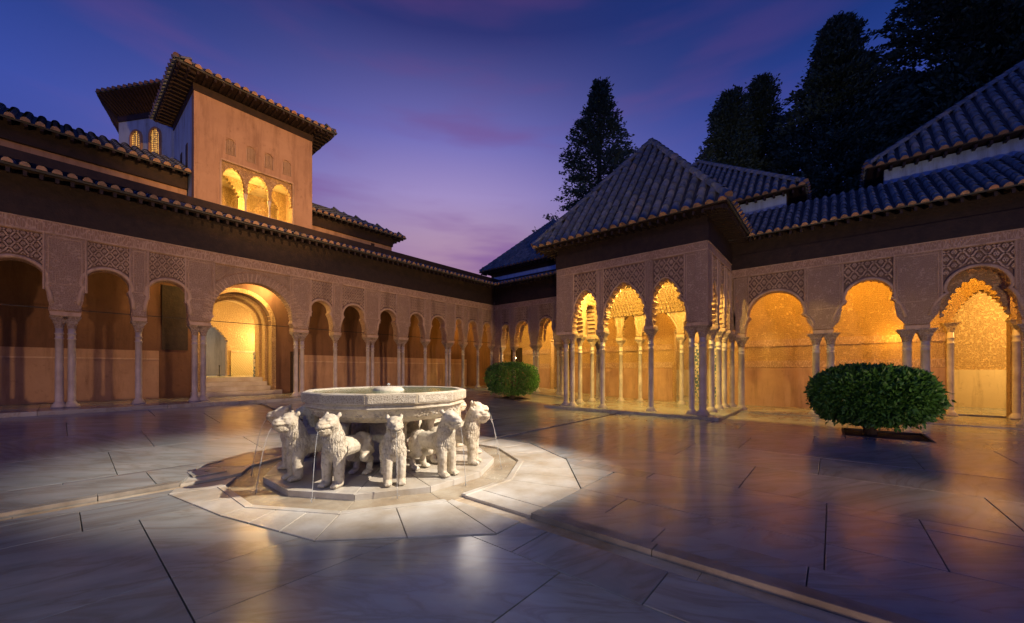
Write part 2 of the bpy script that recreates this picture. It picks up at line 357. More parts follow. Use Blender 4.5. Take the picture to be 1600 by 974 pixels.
    def build(s, name, mats, parent=None, off=None, fix=True):
        """off: object origin in layout units (world); default is the parent's origin"""
        porig = Vector(parent['o']) if parent is not None and 'o' in parent else Vector((0, 0, 0))
        o_ = Vector(off) if off is not None else porig
        me = s.mesh(name, mats, o_, fix)
        return link(name, me, parent, o_-porig, o_)
def link(name, me, parent=None, loc=(0, 0, 0), orig=None):
    o = bpy.data.objects.new(name, me); C.objects.link(o); o.location = Vector(loc)*U
    if parent is not None: o.parent = parent
    if orig is not None: o['o'] = tuple(orig)
    return o
def tag(o, label=None, cat=None, group=None, kind=None):
    if label: o['label'] = label
    if cat: o['category'] = cat
    if group: o['group'] = group
    if kind: o['kind'] = kind
    return o
def thing(name, label, cat, at=(0, 0, 0), group=None, rz=0):
    o = bpy.data.objects.new(name, None); C.objects.link(o); o.location = Vector(at)*U; o.rotation_euler.z = rz
    o.empty_display_size = .3; o['o'] = tuple(at); return tag(o, label, cat, group)
def copy_tree(o, parent=None):
    c = o.copy(); C.objects.link(c)
    if parent is not None: c.parent = parent
    for ch in o.children: copy_tree(ch, c)
    return c

SL0, SL1, SLH = 5.2, 9.4, .30
def G(y): return SLH*min(1, max(0, (y-SL0)/(SL1-SL0)))      # the court rises gently towards the long arcade
YW, XE, XP = 9.9, 10.76, 8.4                                  # facade planes
TOP = 3.45; EZ = 4.13; FL = .36                               # facade top, eave height, gallery floor
CX, CY = 2.26, 3.607                                          # fountain centre

# ------------------------------------------------------------------ ground, paving
tag(MB().box(-400, -400, -.6, 400, 400, -.30).build('terrain', 'terrain'), kind='structure')
bed = MB()
for y0, y1 in ((-9, SL0), (SL0, SL1), (SL1, 13)):
    bed.add([(-9, y0, G(y0)-.021), (13.5, y0, G(y0)-.021), (13.5, y1, G(y1)-.021), (-9, y1, G(y1)-.021),
             (-9, y0, -.29), (13.5, y0, -.29), (13.5, y1, -.29), (-9, y1, -.29)], [(0,1,2,3),(7,6,5,4),(0,4,5,1),(1,5,6,2),(2,6,7,3),(3,7,4,0)])
pav = tag(bed.build('court_paving', 'joint'), kind='structure')
pav['o'] = (0, 0, 0)
def clip(poly, p, q, keep_left=True):
    out = []; d = (q[0]-p[0], q[1]-p[1])
    side = lambda a: (d[0]*(a[1]-p[1])-d[1]*(a[0]-p[0]))*(1 if keep_left else -1)
    for i in range(len(poly)):
        a, b = poly[i], poly[(i+1) % len(poly)]; sa, sb = side(a), side(b)
        if sa >= 0: out.append(a)
        if (sa > 1e-9 and sb < -1e-9) or (sa < -1e-9 and sb > 1e-9):
            k = sa/(sa-sb); out.append((a[0]+(b[0]-a[0])*k, a[1]+(b[1]-a[1])*k))
    return out
def area(p): return abs(sum(p[i][0]*p[(i+1) % len(p)][1]-p[(i+1) % len(p)][0]*p[i][1] for i in range(len(p))))/2
def subtract(polys, conv):
    """conv: convex polygon, anticlockwise"""
    out = []
    for P in polys:
        rem = P
        for i in range(len(conv)):
            a, b = conv[i], conv[(i+1) % len(conv)]
            o = clip(rem, a, b, False)
            rem2 = clip(rem, a, b, True)
            if len(o) > 2 and area(o) > .004: out.append(o)
            rem = rem2
            if len(rem) < 3 or area(rem) < 1e-5: break
    return out
def inset(P, g):
    n = len(P); A = sum(P[i][0]*P[(i+1) % n][1]-P[(i+1) % n][0]*P[i][1] for i in range(n))
    if A < 0: P = P[::-1]
    q = P
    for i in range(n):
        a, b = P[i], P[(i+1) % n]; L = math.hypot(b[0]-a[0], b[1]-a[1])
        if L < 1e-6: continue
        nx, ny = -(b[1]-a[1])/L*g, (b[0]-a[0])/L*g
        q = clip(q, (a[0]+nx, a[1]+ny), (b[0]+nx, b[1]+ny), True)
        if len(q) < 3: return []
    return q
def slab_pieces(P, pcs, name='slab', m='floor', dz=0, th=.06, parent=None):
    """one slab cut to a non-convex outline: its convex pieces butted together in one mesh"""
    cx = sum(p[0] for p in P)/len(P); cy = sum(p[1] for p in P)/len(P); lift = dz+random.uniform(0, .0022); b_ = MB()
    for q in pcs:
        n = len(q)
        b_.add([(x, y, G(y)+lift) for x, y in q]+[(x, y, G(y)+lift-th) for x, y in q], [list(range(n))]+[(i, i+n, (i+1) % n+n, (i+1) % n) for i in range(n)])
    return b_.build(name, m, parent or pav, (cx, cy, G(cy)+dz))
def slab(P, name='slab', m='floor', dz=0, gap=.0028, th=.06, parent=None, zf=None):
    P = inset(P, gap)
    if len(P) < 3 or area(P) < .003: return
    cx = sum(p[0] for p in P)/len(P); cy = sum(p[1] for p in P)/len(P)
    lift = dz+random.uniform(0, .0022); bev = .0025
    zz = zf or (lambda x, y: G(y))
    n = len(P); Q = inset(P, bev)
    b_ = MB()
    if len(Q) == n:
        vs = [(x, y, zz(x, y)+lift-th) for x, y in P]+[(x, y, zz(x, y)+lift-bev) for x, y in P]+[(x, y, zz(x, y)+lift) for x, y in Q]
        # Q starts possibly rotated: match nearest
        k0 = min(range(n), key=lambda k: (Q[k][0]-P[0][0])**2+(Q[k][1]-P[0][1])**2)
        Q = Q[k0:]+Q[:k0]; vs = vs[:2*n]+[(x, y, zz(x, y)+lift) for x, y in Q]
        fs = [list(range(n))[::-1], [2*n+i for i in range(n)]]
        for i in range(n):
            j = (i+1) % n; fs += [(i, j, n+j, n+i), (n+i, n+j, 2*n+j, 2*n+i)]
        b_.add(vs, fs)
    else:
        b_.prism(P, lambda p: (p[0], p[1], zz(*p)+lift-th), lambda p: (p[0], p[1], zz(*p)+lift))
    par = parent or pav
    return b_.build(name, m, par, (cx, cy, zz(cx, cy)+dz))
def rect(x0, y0, x1, y1): return [(x0, y0), (x1, y0), (x1, y1), (x0, y1)]
def dodeca(r, k0=0): return [(CX+r*math.cos(R(15+30*k)), CY+r*math.sin(R(15+30*k))) for k in range(12)]
OR_ = (1.9, 1.9, 1.9, 1.9, 1.88, 1.75, 1.60, 1.84, 2.12, 2.08, 1.92, 1.9)
OUT = [(CX+OR_[k]*math.cos(R(15+30*k)), CY+OR_[k]*math.sin(R(15+30*k))) for k in range(12)]; INN = dodeca(1.42)
CHL = rect(-9, 4.20, 1.3, 4.33); CHR = rect(1.95, -9, 2.07, 2.5); CHE = rect(3.3, 3.66, 8.3, 3.75); CHN = rect(2.68, 4.7, 2.78, 9.5)
holes = [rect(8.1-.45, -.6-.45, 8.1+.45, -.6+.45), rect(8.66-.36, 7.26-.36, 8.66+.36, 7.26+.36)]
PLINTH = rect(XP-.24, 1.66, 11, 5.76)
def grow(h, g):
    cx = sum(p[0] for p in h)/len(h); cy = sum(p[1] for p in h)/len(h)
    r_ = max(math.hypot(p[0]-cx, p[1]-cy) for p in h)
    return [(x+(x-cx)/r_*g*1.2, y+(y-cy)/r_*g*1.2) for x, y in h] if len(h) > 4 else [(x+math.copysign(g, x-cx), y+math.copysign(g, y-cy)) for x, y in h]
def lay(P, extra=(), **kw):
    hs = [h for h in (OUT, CHL, CHR, CHE, CHN, PLINTH, *holes, *extra) if overlap(P, h)]
    Q = inset(P, .0028); ps = [Q]
    for h in hs:
        ps = [x for p in ps for x in (subtract([p], grow(h, .0028)) if overlap(p, h) else [p])]
    if not ps or not ps[0]: return
    if len(ps) == 1 and len(ps[0]) == len(Q) and abs(area(ps[0])-area(Q)) < 1e-6: return slab(P, **kw)
    # separate the pieces that no longer touch
    groups = []
    def touch(a, b):
        for i in range(len(a)):
            for j in range(len(b)):
                p0, p1, q0, q1 = a[i], a[(i+1) % len(a)], b[j], b[(j+1) % len(b)]
                d = (p1[0]-p0[0], p1[1]-p0[1]); L = math.hypot(*d)
                if L < 1e-6: continue
                f = lambda q: abs(d[0]*(q[1]-p0[1])-d[1]*(q[0]-p0[0]))/L
                if f(q0) < 1e-5 and f(q1) < 1e-5:
                    t0, t1 = sorted(((q[0]-p0[0])*d[0]+(q[1]-p0[1])*d[1])/L for q in (q0, q1))
                    if min(t1, L)-max(t0, 0) > 1e-3: return True
        return False
    for p in ps:
        hit = [g_ for g_ in groups if any(touch(p, q) for q in g_)]
        ng = [p]+[q for g_ in hit for q in g_]
        groups = [g_ for g_ in groups if g_ not in hit]+[ng]
    kw.pop('gap', None)
    for g_ in groups:
        if sum(area(q) for q in g_) > .006: slab_pieces(max(g_, key=area), g_, **kw)
def overlap(p, h):
    x0, x1 = min(a[0] for a in p), max(a[0] for a in p); y0, y1 = min(a[1] for a in p), max(a[1] for a in p)
    return not (x1 <= min(a[0] for a in h) or x0 >= max(a[0] for a in h) or y1 <= min(a[1] for a in h) or y0 >= max(a[1] for a in h))
# near quadrant
for r_ in [(.35,2.43+0,1.6,3.55),(-2.2,2.43,.35,3.55),(-5,2.43,-2.2,3.55),(.35,1.95,1.6,2.43),(-1.4,1.45,.35,2.43),(-4,1.45,-1.4,2.43),
           (.35,1.03,1.6,1.95),(-.6,.5,.35,1.45),(.35,.1,1.6,1.03),(-2.4,.4,-.6,1.45),(-1.2,-1.2,.35,.5),(.35,-1,1.6,.1),(-5,-1.2,-2.4,1.45),(-2.4,-1.2,-1.2,.4),
           (-9,-9,1.6,-1.2),(-9,-1.2,-5,3.55)]: lay(rect(*r_))
for a, b_ in ((-9,-4.2),(-4.2,-1.6),(-1.6,.1),(.1,2.2)): lay(rect(a, 3.55, b_, 4.06))
for a, b_ in ((-9,-2),(-2,-.35),(-.35,.62),(.62,1.35),(1.35,2.6)): lay(rect(1.6, a, 1.95, b_))
for a, b_ in ((-9,-3),(-3,-.3),(-.3,2)): lay(rect(a, 4.06, b_, 4.20), m='floor_stained', dz=.0)
# channel kerbs (raised far edges)
for a, b_ in ((-9,-3.6),(-3.6,-1.2),(-1.2,.2),(.2,1.2)): lay(rect(a, 4.33, b_, 4.42), name='kerb_stone', m='kerb', dz=.022, th=.08)
for a, b_ in ((-9,-2.2),(-2.2,-.5),(-.5,.75),(.75,1.9),(1.9,2.6)): lay(rect(2.07, a, 2.17, b_), name='kerb_stone', m='kerb', dz=.024, th=.085)
for a, b_ in ((3.5,5.2),(5.2,6.8),(6.8,8.16)): lay(rect(a, 3.75, b_, 3.80), name='kerb_stone', dz=.012, m='floor_stained')
# strips beside the channels
for a, b_ in ((-9,-3),(-3,-.9),(-.9,.55),(.55,1.3)): lay(rect(a, 4.42, b_, 5.08), dz=.012)
for a, b_ in ((-9,-1.4),(-1.4,.09),(.09,.79),(.79,1.7),(1.7,2.8)): lay(rect(2.17, a, 2.42, b_), dz=.018)
# left quadrant behind the left channel
def rows(xs, ys, seed, dz=0, brk=()):
    rr = random.Random(seed)
    for i in range(len(ys)-1):
        x = xs[0]-rr.uniform(0, 1)
        while x < xs[1]:
            w = rr.uniform(1.1, 2.3); x1 = min(x+w, xs[1])
            if xs[1]-x1 < .4: x1 = xs[1]
            lay(rect(max(x, xs[0]), ys[i], x1, ys[i+1]), dz=dz); x = x1
rows((-9, 2.68), (5.08, 5.2, 6.25, 7.4, 8.5, 9.3), 3, .0)
rows((2.78, 10.3), (5.2, 6.3, 7.5, 8.6, 9.3), 5, 0)
rows((3.2, 8.16), (3.80, 4.5, 5.2), 6, 0); rows((8.16, 10.3), (5.76, 6.6), 8, 0)
rows((2.2, 3.3), (4.4, 5.2), 9, 0)
# right quadrant
for x0, x1, cuts in ((2.42,2.8,(-9,-2.4,.03,1.2,3.2)),(2.8,3.45,(-9,-3.2,-.44,.03,1.6,3.66)),(3.45,3.66,(-9,-1.7,-.44,.03,1.3,2.7,3.66)),
                     (3.66,4.6,(-9,-2.3,-.9,.6,2.1,3.66)),(4.6,5.5,(-9,-1.6,.1,1.4,2.7,3.66)),(5.5,6.5,(-9,-2.2,-.7,.9,2.3,3.66)),
                     (6.5,7.3,(-9,-1.5,.2,1.9,3.66)),(7.3,8.16,(-9,-2.3,-.15,1.2,2.5,3.66)),(8.16,9.2,(-9,-2.2,-.2,1.66)),(9.2,10.25,(-9,-3.2,-1.4,.5,1.66))):
    for a, b_ in zip(cuts, cuts[1:]): lay(rect(x0, a, x1, b_), dz=.012)
# ring of slabs round the gutter, broken where the channels pass
for k in range(12):
    a0, a1, b0, b1 = INN[k], INN[(k+1) % 12], OUT[k], OUT[(k+1) % 12]
    n = 2 if k % 3 else 3
    for j in range(n):
        L = lambda p, q, t_: (p[0]+(q[0]-p[0])*t_, p[1]+(q[1]-p[1])*t_)
        P = [L(a0, a1, j/n), L(b0, b1, j/n), L(b0, b1, (j+1)/n), L(a0, a1, (j+1)/n)]
        ps = [P]
        for h in (CHL, CHR, rect(3.3, 3.66, 8.3, 3.75), CHN): ps = [x for p in ps for x in (subtract([p], h) if overlap(p, h) else [p])]
        for p in ps: slab(p, m='pale_marble' if k in (0, 1, 4, 5, 6, 7, 8, 9, 10, 11) else 'floor_stained', dz=.006)
# gutter bed, channel beds, thin water film
g_ = MB()
for k in range(12):
    P = [dodeca(1.05)[k], dodeca(1.43)[k], dodeca(1.43)[(k+1) % 12], dodeca(1.05)[(k+1) % 12]]
    slab(P, name='gutter_stone', m='wet', dz=-.012, th=.02, gap=.002)
for rc in ((-9, 4.195, -3, 4.335), (-3, 4.195, -.2, 4.335), (-.2, 4.195, 1.12, 4.335)): slab(rect(*rc), name='channel_stone', m='wet', dz=-.016, th=.03, gap=.001)
for rc in ((1.945, -9, 2.075, -1.4), (1.945, -1.4, 2.075, .5), (1.945, .5, 2.075, 2.24)): slab(rect(*rc), name='channel_stone', m='wet', dz=-.016, th=.03, gap=.001)
water = MB()
Pa, Pb = dodeca(1.10), dodeca(1.415)
for k in range(12):
    j = (k+1) % 12; water.add([(*Pa[k], -.006), (*Pb[k], -.006), (*Pb[j], -.006), (*Pa[j], -.006)], [(0, 1, 2, 3)])
tag(water.build('gutter_water', 'thin_water', fix=False), kind='structure')
# raised edge stones of the gutter (the coping the water runs against)
for k in range(12):
    P = [dodeca(1.385)[k], dodeca(1.445)[k], dodeca(1.445)[(k+1) % 12], dodeca(1.385)[(k+1) % 12]]
    ps = [P]
    for h in (CHL, CHR): ps = [x for p in ps for x in (subtract([p], h) if overlap(p, h) else [p])]
    for p in ps: slab(p, name='kerb_stone', m='pale_marble', dz=.012, gap=.002, th=.08)
# drain cover plate
dc = thing('drain_cover', 'square marble drain cover with a small hole left of the lion fountain', 'drain cover', (.93, 4.62, .012))
MB().box(.80, 4.50, .012, 1.06, 4.74, .020).build('cover_plate', 'floor_stained', dc)
MB().box(.91, 4.61, .0205, .95, 4.635, .0225).build('lifting_hole', 'metal', dc)
# tree pits
for (x, y, s_) in ((8.1, -.6, .45), (8.66, 7.26, .36)):
    tag(MB().add([(x-s_, y-s_, G(y-s_)-.012), (x+s_, y-s_, G(y-s_)-.012), (x+s_, y+s_, G(y+s_)-.012), (x-s_, y+s_, G(y+s_)-.012)], [(0, 1, 2, 3)]).build('soil_bed', 'soil', pav, (x, y, G(y)-.03), False))
    for a, b_, c_, d_ in ((x-s_-.03, y-s_-.03, x+s_+.03, y-s_), (x-s_-.03, y+s_, x+s_+.03, y+s_+.03), (x-s_-.03, y-s_, x-s_, y+s_), (x+s_, y-s_, x+s_+.03, y+s_)):
        slab(rect(a, b_, c_, d_), name='kerb_stone', m='joint', dz=.016, gap=.001, th=.05)

# ------------------------------------------------------------------ shared pieces
def column_meshes(r, hs, caph, tag_):
    sh = MB().lathe([(r*1.12, .0), (r*1.12, .02), (r, .035), (r*.99, hs*.5), (r*.93, hs-.20), (r*1.1, hs-.195), (r*1.1, hs-.18), (r*.93, hs-.175),
                     (r*.93, hs-.11), (r*1.1, hs-.105), (r*1.1, hs-.09), (r*.93, hs-.085), (r*.93, hs)], 18).mesh('column_shaft'+tag_, 'column')
    bs = MB().lathe([(r*1.9, -.055), (r*1.9, -.03), (r*1.7, -.02), (r*1.75, -.008), (r*1.35, .012), (r*1.3, .03), (r*1.0, .045)], 18)
    bs.box(-r*1.95, -r*1.95, -.062, r*1.95, r*1.95, -.050); bs = bs.mesh('column_base'+tag_, 'column')
    c = MB().lathe([(r*.98, 0), (r*1.15, .01), (r*1.05, .02), (r*1.25, caph*.35), (r*1.5, caph*.5)], 18, cap=True)
    n = 8; w0, w1 = r*1.25, r*1.95
    prof = [(w0, caph*.42), (w0*1.12, caph*.6), (w1, caph*.82), (w1, caph*.9)]
    vs = []
    for w, z in prof: vs += [(-w, -w, z), (w, -w, z), (w, w, z), (-w, w, z)]
    fs = [(3,2,1,0), (12,13,14,15)]
    for i in range(3):
        for k in range(4): fs.append((i*4+k, i*4+(k+1) % 4, i*4+4+(k+1) % 4, i*4+4+k))
    c.add(vs, fs)
    c.box(-w1*1.12, -w1*1.12, caph*.9, w1*1.12, w1*1.12, caph)
    return sh, bs, c.mesh('capital'+tag_, 'capital')
def put_column(parent, meshes, x, y, z0, ztop, hs, caph):
    sh, bs, cp = meshes; po = Vector(parent['o'])
    k = (ztop-caph-z0)/hs
    o = link('column', sh, parent, Vector((x, y, z0))-po, (x, y, z0)); o.scale = (1, 1, k); o.rotation_euler.z = random.uniform(0, .2)*0
    b = link('column_base', bs, o, (0, 0, .0)); b.scale = (1, 1, 1/k)
    c = link('capital', cp, o, (0, 0, hs)); c.scale = (1, 1, 1/k)
    return o

def arch_curve(a, b, apex, zb, la, lb, kind='round', n=20, neck=.035):
    """opening outline, bottom left to bottom right: a,b the arch sides, la,lb the wider foot at the imposts (height zb)"""
    c = (a+b)/2; r = (b-a)/2; zc = apex-r if kind == 'round' else apex-r*1.35
    zc = max(zc, zb+.12); pts = []
    foot = zb+.10 if kind != 'big' else zb+.05
    L = [(la, zb), (la+.01, zb+.03)]
    # corbel: concave quarter from foot to the neck
    for i in range(1, 6):
        t_ = i/5; L.append((la+(a+neck-la)*(1-math.cos(t_*math.pi/2)), zb+.03+(zc-.06-zb-.03)*math.sin(t_*math.pi/2)*.55+.45*t_*(zc-.06-zb-.03)))
    pts += L
    m_ = n
    for i in range(m_+1):
        th = math.pi-(math.pi)*i/m_
        if kind == 'pointed':
            s_ = math.cos(th); h_ = (1-abs(s_)**1.7)**.8 if abs(s_) < 1 else 0
            h_ = h_*.88+.12*(1-abs(s_))
            x, z = c+r*s_, zc+h_*(apex-zc)
        else: x, z = c+r*math.cos(th), zc+math.sin(th)*(apex-zc)
        pts.append((x, z))
    Rr = [(lb+(x-la)*-1 if False else (a+b)-(x)+0, z) for x, z in L]
    Rr = []
    for (x, z) in L[::-1]:
        k = (x-la)/(a+neck-la) if abs(a+neck-la) > 1e-6 else 0
        Rr.append((lb+(b-neck-lb)*k, z))
    return pts+Rr
def scallop(pts, lobes, amp):
    """turn a smooth curve into a chain of hanging lobes (muqarnas edge)"""
    ln = [0]
    for i in range(1, len(pts)): ln.append(ln[-1]+math.dist(pts[i-1], pts[i]))
    T = ln[-1]; out = []; n = lobes*5
    def at(u):
        u = min(max(u, 0), T)
        for i in range(1, len(pts)):
            if ln[i] >= u:
                k = (u-ln[i-1])/max(1e-9, ln[i]-ln[i-1]); p, q = pts[i-1], pts[i]
                d = (q[0]-p[0], q[1]-p[1]); l = math.hypot(*d) or 1
                return (p[0]+d[0]*k, p[1]+d[1]*k), (-d[1]/l, d[0]/l)
        return pts[-1], (0, 1)
    for i in range(n+1):
        (p, nn) = at(T*i/n); ph = (i % 5)/5 if i < n else 0
        w = math.sin(ph*math.pi)**.6 if ph else 0
        out.append((p[0]+nn[0]*amp*w, p[1]+nn[1]*amp*w))
    return out
def offset_curve(pts, w):
    out = []
    for i in range(len(pts)):
        a = pts[max(i-1, 0)]; b = pts[min(i+1, len(pts)-1)]; d = (b[0]-a[0], b[1]-a[1]); l = math.hypot(*d) or 1
        out.append((pts[i][0]-d[1]/l*w, pts[i][1]+d[0]/l*w))
    return out
def inside(p, P):
    c = False; j = len(P)-1
    for i in range(len(P)):
        if (P[i][1] > p[1]) != (P[j][1] > p[1]) and p[0] < (P[j][0]-P[i][0])*(p[1]-P[i][1])/(P[j][1]-P[i][1])+P[i][0]: c = not c
        j = i
    return c
def lattice(zone, arch, s0, s1, z0, z1, pitch, F, w=.022, d0=-.035, d1=.0, curl=True, asp=1.25):
    """diamond (sebka) net in relief, clipped to zone minus arch; curved bars and a bud in every diamond"""
    b = MB(); ok = lambda p: zone[0] < p[0] < zone[1] and zone[2] < p[1] < zone[3] and not inside(p, arch)
    ph = pitch*asp; n = int((s1-s0)/pitch)+3; mz = 2*int((z1-z0)/ph)+5
    def seg(p, q, ww):
        mid = ((p[0]+q[0])/2, (p[1]+q[1])/2)
        if not (ok(mid) and ok(p) and ok(q)): return
        d = (q[0]-p[0], q[1]-p[1]); l = math.hypot(*d) or 1; nx, nz = -d[1]/l*ww/2, d[0]/l*ww/2
        P = [(p[0]+nx, p[1]+nz), (q[0]+nx, q[1]+nz), (q[0]-nx, q[1]-nz), (p[0]-nx, p[1]-nz)]
        a = [F(x, z, d0) for x, z in P]; c = [F(x, z, d1) for x, z in P]
        b.add(a+c, [(4,5,6,7), (0,4,7,3), (1,5,4,0), (2,6,5,1), (3,7,6,2)])
    c0 = (s0+s1)/2
    for i in range(-n, n+1):
        for j in range(-1, mz+1):
            ox = c0+i*pitch+(pitch/2 if j % 2 else 0); oz = z0+j*ph/2
            for sx in (-1, 1):
                prev = (ox, oz)
                for t_ in (1/3, 2/3, 1):
                    bow = math.sin(t_*math.pi*2)*pitch*.03 if curl else 0
                    q = (ox+sx*pitch/2*t_+bow*sx, oz+ph/2*t_-bow)
                    seg(prev, q, w); prev = q
            if curl:   # bud
                cx_, cz_ = ox, oz+ph/2; k = pitch*.16
                pp = [(cx_, cz_-k*1.4), (cx_+k, cz_), (cx_, cz_+k*1.5), (cx_-k, cz_)]
                for e in range(4): seg(pp[e], pp[(e+1) % 4], w*.8)
                seg((cx_, cz_-k*1.4), (cx_, cz_+k), w*.8)
    return b
def carving(arch, a, b, z0, z1, F, n=200, seed=1): pass

def arcade(T, F, cols, zc, ztop, zlat, openings, th, colm, hs, caph, floorz, pairgap=.07, mats=('stucco', 'stucco_fine'), pil=None, d_in=.035, imp=.07, pitch=.17, zfoot=None):
    """F(s,z,d) -> world; cols = [(s, 'p'|'s')]; openings[i] between cols i and i+1: (a,b,apex,kind) or None"""
    po = Vector(T['o'])
    wmat, fmat = mats
    half = [(.175 if k == 'p' else .10) for s, k in cols]
    ph = [(pil[0] if k == 'p' else pil[1]) for s, k in cols] if pil else half
    for i, (s, k) in enumerate(cols):
        for ds in ((-pairgap, pairgap) if k == 'p' else (0,)):
            x, y, _ = F(s+ds, 0, -th/2)
            put_column(T, colm, x, y, floorz(x, y)+.055, zc-imp, hs, caph)
        h_ = half[i]
        ib = MB().prism([(s-h_*.92, zc-imp), (s+h_*.92, zc-imp), (s+h_, zc-imp*.45), (s+h_, zc-.001), (s-h_, zc-.001), (s-h_, zc-imp*.45)],
                        lambda p: F(p[0], p[1], .02), lambda p: F(p[0], p[1], -th-.02))
        ib.build('impost', 'moulding', T)
    for i, op in enumerate(openings):
        sL, sR = cols[i][0], cols[i+1][0]; la, lb = sL+half[i], sR-half[i+1]
        if op is None: continue
        a, b, apex, kind = op[:4]
        pk = {'round': 'round', 'lobed': 'round', 'big': 'round', 'pointed': 'pointed'}[kind]
        cur = arch_curve(a, b, apex, zc, la, lb, pk, 24)
        core = cur
        if kind == 'lobed': core = scallop(cur, 21, .022)
        if kind == 'pointed': core = scallop(cur, 17, .05)
        if kind == 'big': core = scallop(cur, 41, .014)
        out = [(sL, zc)]+core+[(sR, zc), (sR, ztop), (sL, ztop)]
        w = MB().prism(out, lambda p: F(p[0], p[1], -d_in), lambda p: F(p[0], p[1], -th))
        w.build('arch_wall', wmat, T)
        # archivolt in two steps
        aw = .055 if kind != 'big' else .20
        cc = [p for p in (cur if kind != 'pointed' else cur) if p[1] > zc+.05]
        o1 = offset_curve(cc, .005 if kind != 'pointed' else .055); o2 = offset_curve(cc, aw if kind != 'pointed' else .085)
        ring = MB(); n = len(o1)
        vs = [F(*p, -d_in) for p in o1]+[F(*p, .006) for p in o1]+[F(*p, .012) for p in o2]+[F(*p, -d_in) for p in o2]
        fs = []
        for q in range(n-1):
            for e in range(4): fs.append((e*n+q, e*n+q+1, ((e+1) % 4)*n+q+1, ((e+1) % 4)*n+q))
        fs += [(0, n, 2*n, 3*n), (n-1, 2*n-1, 3*n-1, 4*n-1)]
        ring.add(vs, fs, 0, kind != 'big'); ring.build('archivolt', 'moulding' if kind != 'big' else fmat, T)
        if kind == 'big':   # radial ribs on the wide archivolt
            rb = MB()
            m_ = 46
            for q in range(m_+1):
                u = q/m_*(n-1); i0 = min(int(u), n-2); k_ = u-i0
                pa = [o1[i0][e]+(o1[i0+1][e]-o1[i0][e])*k_ for e in (0, 1)]; pb = [o2[i0][e]+(o2[i0+1][e]-o2[i0][e])*k_ for e in (0, 1)]
                rb.bar(F(pa[0], pa[1], .014), F(pb[0]+.03, pb[1], .018), .022, .022, up=(0, 0, 1))
            rb.build('archivolt_rib', 'moulding', T)['kind'] = 'stuff'
        # lattice zone
        gz0 = apex-.02
        hole = [(la, zc)]+offset_curve(cc, aw+.02)+[(lb, zc)]
        z_l = (sL+ph[i]+.012, sR-ph[i+1]-.012, zc+.2, zlat-.02)
        if kind != 'big':
            gp = [(la, zc+.0)]
            oc_ = [p for p in offset_curve(cc, aw*.9) if z_l[0]+.002 < p[0] < z_l[1]-.002 and p[1] > zc+.25]
            zb_ = oc_[0][1]; ze_ = oc_[-1][1]
            P_ = [(z_l[0], zb_)]+oc_+[(z_l[1], ze_), (z_l[1], zlat-.02), (z_l[0], zlat-.02)]
            MB().prism(P_, lambda p: F(p[0], p[1], -d_in+.006), lambda p: F(p[0], p[1], -d_in-.02)).build('panel_ground', 'panel_ground' if wmat != 'stucco_gold' else 'stucco_gold', T)
            lattice(z_l, hole, sL, sR, zc+.2, zlat, pitch, F, .020 if pitch < .2 else .024, -d_in-.002, .002).build('stucco_lattice', 'moulding', T)
        else:
            hole2 = hole
            lattice(z_l, hole2, sL, sR, zc+.2, zlat, .085, F, .012, -d_in-.002, -.012, True, 1.0).build('stucco_lattice', 'moulding', T)
        fr = MB()   # frame round the panel
        for (p, q) in (((z_l[0], max(zc+.35, apex-.45)), (z_l[0], zlat)), ((z_l[1], max(zc+.35, apex-.45)), (z_l[1], zlat)), ((z_l[0], zlat), (z_l[1], zlat))):
            fr.bar(F(*p, .006), F(*q, .006), .022, .022)
        fr.build('panel_frame', 'moulding', T)
    for i, (s, k) in enumerate(cols):   # carved pilaster blocks over the columns
        w_ = ph[i]
        L = s-w_ if i > 0 or True else s
        P = [(s-half[i]*.9, zc+.02), (s+half[i]*.9, zc+.02), (s+w_*.9, zc+.20), (s+w_, zc+.42), (s+w_, zlat+.02), (s-w_, zlat+.02), (s-w_, zc+.42), (s-w_*.9, zc+.20)]
        MB().prism(P, lambda p: F(p[0], p[1], .004), lambda p: F(p[0], p[1], -d_in-.01)).build('pilaster_panel', fmat, T)
        fr = MB()
        e = .035
        for p, q in (((s-w_+e, zc+.46), (s-w_+e, zlat-.05)), ((s+w_-e, zc+.46), (s+w_-e, zlat-.05)), ((s-w_+e, zlat-.05), (s+w_-e, zlat-.05)), ((s-w_+e, zc+.46), (s+w_-e, zc+.46))):
            fr.bar(F(*p, .008), F(*q, .008), .012, .012)
        fr.build('panel_frame', 'moulding', T)
    s0, s1 = cols[0][0], cols[-1][0]
    return s0, s1
def frieze(T, F, s0, s1, z0, z1, name='inscription_frieze'):
    MB().prism([(s0, z0), (s1, z0), (s1, z1), (s0, z1)], lambda p: F(*p, .010), lambda p: F(*p, -.03)).build(name, 'inscription', T)
    b = MB()
    for z in (z0, z1): b.prism([(s0, z-.012), (s1, z-.012), (s1, z+.012), (s0, z+.012)], lambda p: F(*p, .024), lambda p: F(*p, -.02))
    b.build('string_moulding', 'moulding', T)

